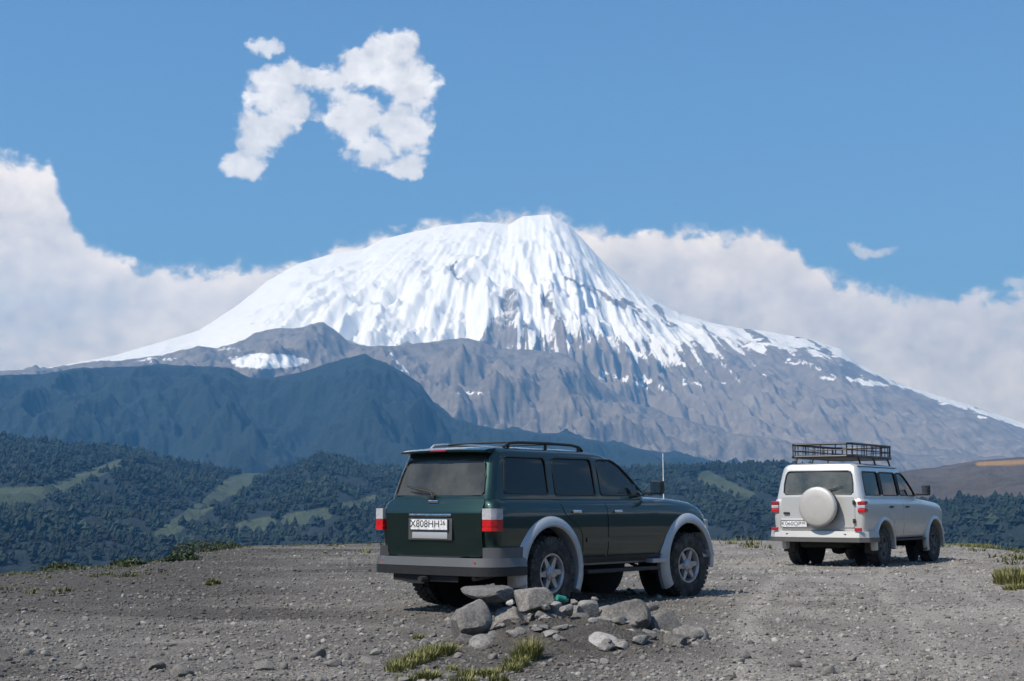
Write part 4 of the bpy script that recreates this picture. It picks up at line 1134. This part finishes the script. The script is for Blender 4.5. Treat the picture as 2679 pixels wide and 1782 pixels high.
    MB().box((-1.0, .22, .735), (-.985, .74, .90), None, .006).build('plate_recess', 'champagne', tail)
    plate(root, -1.012, .46, .80, .52, .112, 'K060OP', '09')
    path = [(-.42, -.90), (-.70, -.93), (-.90, -.91), (-.99, -.82), (-1.02, -.5), (-1.025, 0), (-1.02, .5), (-.99, .82), (-.90, .91), (-.70, .93), (-.42, .90)]
    prof = [(0, .555), (.045, .558), (.05, .58), (.05, .64), (.03, .668), (-.06, .672), (-.08, .555)]
    low = [(-.02, .47), (.015, .48), (.038, .55), (-.08, .55), (-.08, .47)]
    b = MB().sweep(path, prof).build('rear_bumper', 'champagne', root)
    MB().sweep(path, low).build('lower_valance', 'bumper_grey', b)
    MB().box((-1.085, -.6, .595), (-1.062, .6, .625), None, .006).build('bumper_insert', 'black_plastic', b)
    fpath = [(2.5, .92), (3.2, .90), (3.5, .80), (3.65, .45), (3.68, 0), (3.65, -.45), (3.5, -.80), (3.2, -.90), (2.5, -.92)]
    MB().sweep(fpath[1:-1], prof).build('front_bumper', 'champagne', root)
    MB().box((3.50, -.52, .86), (3.59, .52, 1.04), None, .02).build('grille', 'black_plastic', root)
    u = MB(); u.tube([(0, -.7, .37), (0, .7, .37)], .06, 10); u.lathe([(-.17, .02), (-.1, .14), (0, .16), (.1, .14), (.17, .02)], 16, 'Y', (0, .0, .37)); u.tube([(P['wb'], -.7, .37), (P['wb'], .7, .37)], .06, 10); u.lathe([(-.17, .02), (0, .16), (.17, .02)], 16, 'Y', (P['wb'], .1, .37))
    u.box((-.92, -.6, .48), (3.1, .6, .62)); u.box((-.8, -.45, .36), (-.25, .45, .5), None, .05)
    for s in (-1, 1): u.box((-.95, s * .5 - .05, .44), (3.3, s * .5 + .05, .56)); u.tube([(-.5, s * .55, .45), (0, s * .55, .33), (.55, s * .55, .47)], .03, 6); u.tube([(-.1, s * .45, .3), (-.3, s * .4, .75)], .035, 8)
    u.build('chassis', 'under', root)
    add_seat(root, .95, -.4, 1.10); add_seat(root, .95, .4, 1.10); add_seat(root, .05, 0, 1.08, 1.3, True)
    MB().box((1.66, -.78, 1.05), (2.05, .78, 1.29), None, .05).build('dashboard', 'black_plastic', root)
    # roof basket: a part bolted to the car, tubes, slats and feet
    rk = bpy.data.objects.new('roof_rack', None); COL.objects.link(rk); rk.parent = root; rk.location = (0, 0, 0)
    x0, x1, hw, zl, zu = -.76, 1.50, .60, 2.065, 2.30
    def loop(z, g=0.0, xx1=x1): return [(x0 + g, -hw + .08, z), (x0 + .08, -hw, z), (xx1 - .25, -hw, z), (xx1 - .05, -hw + .12, z), (xx1, -hw + .3, z), (xx1, hw - .3, z), (xx1 - .05, hw - .12, z), (xx1 - .25, hw, z), (x0 + .08, hw, z), (x0 + g, hw - .08, z)]
    MB().tube(loop(zu), .022, 8, True).build('upper_rail', 'rack', rk)
    MB().tube(loop(zl), .030, 8, True).build('lower_rail', 'rack', rk)
    MB().tube(loop((zl + zu) / 2), .012, 6, True).build('middle_rail', 'rack', rk)
    for xx in np.linspace(x0 + .3, x1 - .3, 8):
        for s in (-1, 1): MB().tube([(xx, s * hw, zl), (xx + .02, s * hw, zu)], .009, 5).build('rail_post', 'rack', rk)
    for p, q in zip(loop(zl, 0)[:], loop(zu, 0)[:]): MB().tube([p, q], .012, 6).build('rail_post', 'rack', rk)
    for yy in (-.3, 0, .3):
        MB().tube([(x0, yy, zl), (x0, yy, zu)], .012, 6).build('rail_post', 'rack', rk)
    for xx in (-.1, .35, .8):
        for s in (-1, 1): MB().tube([(xx, s * hw, zl), (xx, s * hw, zu)], .012, 6).build('rail_post', 'rack', rk)
    for xx in np.linspace(x0 + .15, x1 - .2, 9): MB().box((xx - .03, -hw + .01, zl - .022), (xx + .03, hw - .01, zl + .010)).build('floor_slat', 'rack', rk)
    for xx in (-.45, .3, 1.05):
        for s in (-1, 1):
            MB().tube([(xx, s * .60, zl), (xx, s * .635, 2.0), (xx, s * .66, 1.902)], .018, 6).build('rack_foot', 'rack', rk)
    add_wheels(root, P)


build_green_suv()
build_silver_suv()


# ------------------------------------------------------------------ rocks, stones, grass
RNG = np.random.default_rng(11)


def ico(sub):
    bm = bmesh.new(); bmesh.ops.create_icosphere(bm, subdivisions=sub, radius=1.0)
    V = np.array([v.co[:] for v in bm.verts]); bm.verts.index_update(); F = np.array([[v.index for v in f.verts] for f in bm.faces]); bm.free(); return V, F


ICO3, ICO4, ICO1 = ico(3), ico(4), ico(1)


def rock_mesh(name, seed, size, planes=11, big=True, rough=.05):
    """angular stone: a ball cut by random planes, then roughened; centred, size is its full extent"""
    rg = np.random.default_rng(seed); V, F = (ICO4 if big else ICO3); V = V.copy()
    for k in range(planes):
        n = rg.normal(size=3); n /= np.linalg.norm(n); d = rg.uniform(.52, .84)
        V -= np.outer(np.maximum(0, V @ n - d), n)
    u, v, w = V.T
    q = fbm(u * 2.2 + w * 1.3 + seed, v * 2.2 - w * .9, seed, 4, .55)
    q2 = fbm(u * 7 + w * 5 + seed, v * 7 - w * 4, seed + 3, 3, .6)
    V = V * (1 + rough * 1.6 * q + rough * .6 * q2)[:, None]
    lo, hi = V.min(0), V.max(0); V = (V - (lo + hi) / 2) / (hi - lo) * np.array(size)
    me = np_mesh(name, V, F); me.set_sharp_from_angle(angle=R(38)); return me


def rock(px, py, d, size, rz, tilt, mat, label, group=None, seed=None, name='boulder', cat='boulder', big=True):
    x = (px - 1339.5) / FPX * d; z = CAMH - (py - YH) / FPX * d
    sd = seed or int(px * 7 + py); me = rock_mesh(name, sd, size, big=big)
    o = link(name, me, mat); o.location = (x, d, z); o.rotation_euler = (R(tilt), R(tilt * .6), R(rz))
    return tag(o, label, cat, group)


PILE_ROCKS = [
    (1232, 1630, 12.0, (.36, .44, .46), 20, -8, 'rock', 'upright grey boulder holding up the left-leaning flat slab of the rock pile'),
    (1282, 1549, 12.35, (.54, .44, .15), 10, 7, 'rock', 'broad flat grey slab lying across the top of the rock pile'),
    (1392, 1564, 12.2, (.44, .38, .25), -25, 14, 'rock', 'tilted wedge-shaped grey slab beside the broad flat slab on the rock pile'),
    (1338, 1642, 12.35, (.50, .44, .46), 40, 5, 'rock', 'dark grey block wedged under the flat slabs of the rock pile'),
    (1447, 1634, 12.3, (.44, .40, .44), 70, -6, 'rock', 'dark grey block in the middle of the rock pile below the teal scrap'),
    (1630, 1616, 12.2, (.48, .44, .37), 15, -7, 'rock', 'large blocky grey boulder with a cracked side in the rock pile'),
    (1728, 1632, 12.35, (.44, .42, .32), -30, 9, 'rock', 'grey boulder leaning against the large cracked boulder of the rock pile'),
    (1803, 1662, 12.05, (.34, .30, .24), 55, 12, 'rock', 'dark low rock closing the far end of the rock pile, away from the upright boulder'),
    (1560, 1688, 11.4, (.44, .36, .25), -14, 17, 'pale_rock', 'pale smooth-faced boulder lying on the soil in front of the rock pile'),
    (1418, 1645, 11.65, (.24, .19, .08), 12, 8, 'pale_rock', 'thin pale stone plate lying in front of the dark blocks of the pile'),
    (1482, 1642, 11.75, (.20, .17, .09), -20, -5, 'rock', 'flat grey stone next to the thin pale plate in the pile'),
    (1680, 1672, 11.85, (.30, .24, .20), 10, 10, 'rock', 'squat grey rock at the foot of the large cracked boulder'),
    (1262, 1688, 11.55, (.28, .22, .18), 60, -9, 'rock', 'squat dark rock at the foot of the upright boulder'),
    (1352, 1690, 11.65, (.26, .22, .20), 25, 6, 'rock', 'half buried dark rock in the soil below the wedged block'),
    (1590, 1646, 11.95, (.24, .2, .2), -40, 8, 'rock', 'grey rock tucked between the pale boulder and the large cracked boulder'),
    (1764, 1684, 11.8, (.26, .2, .18), 100, 5, 'rock', 'grey rock lying before the leaning boulder of the rock pile'),
    (1528, 1604, 12.25, (.26, .24, .30), 30, 10, 'rock', 'dark narrow rock between the middle block and the cracked boulder'),
]
for q in PILE_ROCKS:
    q = list(q); k = .9 if q[3][0] > .3 else 1.0; q[3] = (q[3][0] * k, q[3][1] * k, q[3][2] * k); rock(*q)
small = [(1335, 1571, 11.95, .075), (1425, 1583, 11.98, .06), (1452, 1578, 12.0, .10), (1481, 1590, 11.92, .13), (1500, 1570, 12.1, .07), (1548, 1618, 11.8, .085), (1553, 1562, 12.3, .06), (1640, 1652, 11.75, .115), (1270, 1672, 11.6, .19), (1322, 1694, 11.4, .15), (1372, 1672, 11.6, .12), (1300, 1664, 11.75, .16),
         (1700, 1692, 11.6, .19), (1652, 1702, 11.3, .14), (1762, 1700, 11.75, .16), (1842, 1694, 11.95, .13), (1402, 1702, 11.2, .11), (1470, 1716, 11.05, .10), (1520, 1668, 11.5, .12), (1445, 1676, 11.45, .13), (1490, 1690, 11.3, .09), (1610, 1720, 11.1, .09), (1690, 1660, 11.95, .16), (1205, 1702, 11.6, .10), (1180, 1690, 11.8, .08), (1870, 1672, 12.3, .10), (1580, 1590, 12.5, .14), (1700, 1585, 12.55, .12)]
for k in range(46):                                   # flat broken rubble over the mound
    a = RNG.uniform(0, 6.28); q = math.sqrt(RNG.uniform(.05, 1)); xx = PILE[0] + .10 + 1.12 * q * math.cos(a); yy = PILE[1] - .12 + .72 * q * math.sin(a)
    s = float(np.clip(RNG.lognormal(-2.2, .35), .055, .19)); zz = gz(xx, yy) + s * .12
    small.append((1339.5 + FPX * xx / yy, YH + (CAMH - zz) / yy * FPX, yy, s))
for i, (px, py, d, s) in enumerate(small):
    rock(px, py, d, (s * RNG.uniform(1, 1.4), s * RNG.uniform(.8, 1.1), s * (RNG.uniform(.6, .9) if i < 28 else RNG.uniform(.35, .65))), RNG.uniform(0, 180), RNG.uniform(-15, 15), 'pale_rock' if i in (0, 2, 3, 5, 7) else 'rock',
         ('small pale rubble stone on the rock pile' if i in (0, 2, 3, 5, 7) else 'small grey rubble stone in and around the rock pile'), 'small pale stones of the rock pile' if i in (0, 2, 3, 5, 7) else 'small grey rubble of the rock pile', 300 + i, 'rubble_stone', 'stone', False)
# the teal bit of litter on the pile
m = MB(); m.lathe([(-.055, .002), (-.055, .026), (.02, .028), (.035, .016), (.055, .011), (.06, .002)], 14, 'X', cap=False)
o = m.build('teal_scrap', 'teal'); dd = 12.08; o.location = ((1470 - 1339.5) / FPX * dd, dd, CAMH - (1562 - YH) / FPX * dd); o.rotation_euler = (.2, .25, .5)
tag(o, 'small teal green bottle-like scrap lying on top of the rock pile', 'litter')


def on_ground(px, py): return gpt(px, py)


# single stones one can pick out on the gravel
proto = [rock_mesh('stone', 500 + k, (1, RNG.uniform(.6, .95), RNG.uniform(.4, .75)), 10, False, .05) for k in range(9)]


def place_stone(x, y, s, sink=.25):
    me = proto[int(RNG.integers(0, 9))]; o = link('stone', me, 'stone'); o.location = (x, y, gz(x, y) + s * (.27 - sink * .5)); o.scale = (s, s, s)
    o.rotation_euler = (RNG.uniform(-.25, .25), RNG.uniform(-.25, .25), RNG.uniform(0, 6.28)); return o


marked = [(830, 1720, .15), (905, 1722, .09), (690, 1752, .15), (742, 1750, .10), (870, 1742, .14), (985, 1712, .12), (405, 1752, .16), (470, 1768, .20), (210, 1756, .12), (120, 1716, .10), (600, 1712, .07), (360, 1636, .07), (1040, 1640, .10), (1110, 1690, .12), (960, 1735, .11), (1290, 1725, .09), (1935, 1735, .08), (2080, 1745, .10), (2170, 1762, .11), (2110, 1720, .07), (2230, 1728, .08), (1950, 1720, .09), (2320, 1712, .07), (2420, 1715, .07)]
for px, py, s in marked:
    x, y, _ = gpt(px, py)
    tag(place_stone(x, y, s), 'fist-sized grey stone lying on the gravel', 'stone', 'larger stones strewn over the gravel')
cnt = 0
while cnt < 240:
    a = R(RNG.uniform(-21.5, 21.5)); r = 9.6 + 13 * RNG.uniform(0, 1) ** 1.7
    x, y = r * math.sin(a), r * math.cos(a)
    if RNG.uniform() > (.9 if x < 2 else .55): continue
    if abs(x - 1.1) < 1.9 and 15 < y < 19: continue
    s = float(np.clip(RNG.lognormal(-3.05, .33), .03, .095))
    tag(place_stone(x, y, s), 'small angular stone lying loose on the gravel', 'stone', 'small stones strewn over the gravel'); cnt += 1


def build_gravel(n=78000):
    rg = np.random.default_rng(5); bases = []
    V0, F0 = ICO1
    for k in range(10):
        b = V0 * (1 + rg.uniform(-.28, .28, (len(V0), 1))) * np.array([1, rg.uniform(.6, 1), rg.uniform(.45, .75)]); bases.append(b)
    B = np.array(bases)
    a = np.radians(rg.uniform(-23, 23, n)); r = 8.8 + 32 * rg.uniform(0, 1, n) ** 1.9
    x = r * np.sin(a); y = r * np.cos(a)
    # denser patches, thinner on the worn track
    dens = .45 + .55 * sstep(fbm(x * .6, y * .6, 91, 4), -.25, .3)
    mm = ground_z(x, y)[1]; dens = dens * (1 - .45 * sstep(mm, .15, .6))
    keep = rg.uniform(0, 1, n) < dens; x, y, r = x[keep], y[keep], r[keep]; n = len(x)
    s = np.clip(rg.lognormal(-4.55, .50, n), .005, .034) * (1 + .025 * (r - 9))
    z = ground_z(x, y)[0] + s * .12
    th = rg.uniform(0, 6.28, n); c, sn = np.cos(th), np.sin(th)
    b = B[rg.integers(0, 10, n)] * s[:, None, None]
    tx = rg.uniform(-.5, .5, n); bz = b[..., 2] + b[..., 0] * tx[:, None] * .4
    X = b[..., 0] * c[:, None] - b[..., 1] * sn[:, None] + x[:, None]; Y = b[..., 0] * sn[:, None] + b[..., 1] * c[:, None] + y[:, None]; Z = bz + z[:, None]
    V = np.stack([X, Y, Z], -1).reshape(-1, 3); k = len(V0)
    F = (F0[None] + (np.arange(n) * k)[:, None, None]).reshape(-1, 3)
    cv, so, _, _ = ground_masks(x, y, ground_z(x, y)[1])
    tone = np.repeat(np.clip(rg.normal(.55, .19, n) + .16 * cv - .36 * so, 0, 1), k)
    me = np_mesh('gravel', V, F, {'tone': tone}, smooth=False)
    tag(link('gravel', me, 'gravel'), 'loose grey gravel covering the plateau', 'gravel', kind='stuff')


build_gravel()


def tuft_mesh(name, seed, n, rad, h, lean=(0, 0), wid=.006):
    rg = np.random.default_rng(seed); V = []; F = []; T = []
    for k in range(n):
        a = rg.uniform(0, 6.28); q = rad * math.sqrt(rg.uniform()); bx, by = q * math.cos(a), q * math.sin(a)
        hh = h * rg.uniform(.5, 1.15); out = rg.uniform(.15, .75) * hh; d = rg.normal(a, .7); dx, dy = math.cos(d) * out + lean[0] * hh, math.sin(d) * out + lean[1] * hh
        px, py = -math.sin(d), math.cos(d); w = wid * rg.uniform(.7, 1.4); t0 = rg.uniform(0, 1); i = len(V)
        for u in (0, .4, .75, 1.0):
            zz = hh * (u - .22 * u * u * (1 if out > .4 * hh else .3)); ww = w * (1 - u) ** .6; cx, cy = bx + dx * u ** 1.8, by + dy * u ** 1.8
            if u < 1: V += [(cx - px * ww, cy - py * ww, zz), (cx + px * ww, cy + py * ww, zz)]
            else: V.append((cx, cy, zz))
            T += [min(1, t0 * .75 + .25 * u)] * (2 if u < 1 else 1)
        F += [(i, i + 1, i + 3, i + 2), (i + 2, i + 3, i + 5, i + 4)]; F.append((i + 4, i + 5, i + 6, i + 6))
    V = np.array(V); tri = []
    for f in F:
        if f[2] == f[3]: tri.append(f[:3])
        else: tri += [(f[0], f[1], f[2]), (f[0], f[2], f[3])]
    return np_mesh(name, V, np.array(tri), {'tone': T}, smooth=True)


TUFTS = [  # px, py of the foot, blades, radius, height
    ((1388, 1716, 260, .085, .17), (1372, 1728, 220, .10, .13), (1352, 1744, 200, .09, .10), (1336, 1757, 150, .08, .08)),
    ((1168, 1708, 200, .09, .10), (1138, 1716, 220, .11, .11), (1108, 1728, 240, .11, .11), (1080, 1736, 220, .11, .10), (1052, 1748, 220, .10, .09), (1034, 1758, 160, .08, .08), (1096, 1672, 90, .05, .06), (1184, 1756, 90, .05, .06)),
    ((1118, 1776, 200, .10, .08), (1232, 1772, 180, .09, .08), (1284, 1772, 180, .09, .08), (1214, 1790, 160, .10, .08), (1305, 1786, 120, .07, .07), (1060, 1782, 100, .06, .06)),
    ((2655, 1528, 420, .30, .22), (2690, 1520, 420, .30, .26), (2640, 1508, 260, .22, .16), (2665, 1545, 200, .2, .12)),
    ((2570, 1432, 300, .55, .16), (2615, 1430, 300, .55, .18), (2660, 1436, 300, .5, .2), (2700, 1434, 300, .5, .2), (2530, 1428, 200, .4, .12)),
    ((560, 1528, 140, .10, .09), (545, 1532, 80, .06, .06)),
]
TL = [('yellow-green grass tuft growing tight against the front of the rock pile', 'grass tufts against the rock pile'), ('low olive grass tuft in the row running away from the upright boulder', 'row of grass tufts beside the rock pile'), ('short olive grass tuft on the dark soil in front of the rock pile', 'grass tufts in front of the rock pile'),
      ('tall thick olive grass tuft at the border of the pale track', 'thick grass tufts by the track'), ('low wide grass tuft at the plateau edge beyond the silver car', 'grass tufts at the plateau edge'), ('tiny lone grass tuft on the open gravel beside the dark green car', 'lone grass tufts on the gravel')]
sd = 900
for grp, (lab, g) in zip(TUFTS, TL):
    for px, py, n, rad, h in grp:
        sd += 1; x, y, z = gpt(px, py); o = link('grass_tuft', tuft_mesh('grass_tuft', sd, n, rad, h, wid=.005 if y < 15 else .011), 'grass'); o.location = (x, y, z - .005); tag(o, lab, 'grass', g)


def shrub(x, y, w, h, seed, label, group):
    rg = np.random.default_rng(seed); n = 900; root = empty('low_shrub', (x, y, gz(x, y) - .03)); tag(root, label, 'shrub', group)
    d = rg.normal(size=(n, 3)); d /= np.linalg.norm(d, axis=1)[:, None]; d[:, 2] = np.abs(d[:, 2]); rad = rg.uniform(.35, 1, n) ** .5
    lump = 1 + .35 * fbm(d[:, 0] * 2 + seed, d[:, 1] * 2 + d[:, 2], seed, 3)
    P = d * (rad * lump)[:, None] * np.array([w / 2, w / 2 * .8, h]); P[:, 2] += .02
    t = rg.normal(size=(n, 3)); t /= np.linalg.norm(t, axis=1)[:, None]; b = np.cross(t, rg.normal(size=(n, 3))); b /= np.linalg.norm(b, axis=1)[:, None]
    s = rg.uniform(.025, .055, n)[:, None]
    V = np.stack([P - t * s, P + b * s * .45, P + t * s, P - b * s * .45], 1).reshape(-1, 3); F = (np.arange(n) * 4)[:, None] + np.arange(4)[None]
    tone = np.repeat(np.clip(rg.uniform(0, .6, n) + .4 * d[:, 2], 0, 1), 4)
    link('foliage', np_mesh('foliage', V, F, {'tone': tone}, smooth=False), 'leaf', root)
    m = MB()
    for k in range(7):
        a = rg.uniform(0, 6.28); m.tube([(0, 0, 0), (math.cos(a) * w * .15, math.sin(a) * w * .15, h * .4), (math.cos(a) * w * .33, math.sin(a) * w * .28, h * .75)], [.012, .009, .004], 5)
    m.build('stem', 'twig', root)


for k, (px, py, w, h) in enumerate([(20, 1478, 1.5, .35), (110, 1474, 1.3, .30), (200, 1468, 1.4, .32), (290, 1466, 1.2, .26), (380, 1462, 1.5, .34), (450, 1452, 1.3, .30), (520, 1446, 1.6, .36), (585, 1438, 1.2, .28), (640, 1424, 1.4, .32), (700, 1416, 1.2, .26), (780, 1412, 1.4, .28), (-60, 1484, 1.4, .36), (160, 1488, .9, .2), (340, 1480, .8, .18), (480, 1468, .8, .2)]):
    x, y, _ = gpt(px, py); shrub(x, y, w, h, 40 + k, 'low dark green shrub growing along the rim of the gravel plateau', 'low shrubs along the plateau rim')


def build_rim_grass():
    """thin dry grass along the rim of the plateau, where it falls away"""
    rg = np.random.default_rng(77); V = []; F = []; T = []; off = 0
    base = [tuft_mesh('t', 1300 + k, 16, .10, .15, wid=.010) for k in range(6)]
    data = []
    for b in base:
        v = np.empty(len(b.vertices) * 3, np.float32); b.vertices.foreach_get('co', v)
        f = np.array([p.vertices[:] for p in b.polygons]); t = np.empty(len(b.vertices), np.float32); b.attributes['tone'].data.foreach_get('value', t)
        data.append((v.reshape(-1, 3), f, t)); bpy.data.meshes.remove(b)
    n = 2600; a = rg.uniform(-24, 24, n); e = np.interp(a, ea, er); q = 1.03 - .42 * rg.uniform(0, 1, n) ** 1.6
    r = e * q; x = r * np.sin(np.radians(a)); y = r * np.cos(np.radians(a))
    keep = (fbm(x * .25, y * .25, 401, 4) > .02 + .25 * (1.03 - q) + .04 * (a < -9)) & ~((np.abs(x - 1) < 2.4) & (y < 20)) & ~((np.abs(x - 7.4) < 2.4) & (np.abs(y - 29.5) < 3))
    x, y = x[keep], y[keep]; z = ground_z(x, y)[0]
    for i in range(len(x)):
        v, f, t = data[int(rg.integers(0, 6))]; s = rg.uniform(.5, 1.35) * (.55 if x[i] < -4 else 1); th = rg.uniform(0, 6.28); c, sn = math.cos(th), math.sin(th)
        w = np.stack([(v[:, 0] * c - v[:, 1] * sn) * s * 1.6 + x[i], (v[:, 0] * sn + v[:, 1] * c) * s * 1.6 + y[i], v[:, 2] * s + z[i] - .01], -1)
        V.append(w); F.append(f + off); off += len(v); T.append(np.clip(t * .45 + rg.uniform(-.25, .1), 0, 1) * (.25 if x[i] < -4 else 1))
    me = np_mesh('dry_grass', np.concatenate(V), np.concatenate(F), {'tone': np.concatenate(T)})
    tag(link('dry_grass', me, 'grass'), 'thin dry grass along the rim of the plateau', 'grass', kind='stuff')


build_rim_grass()
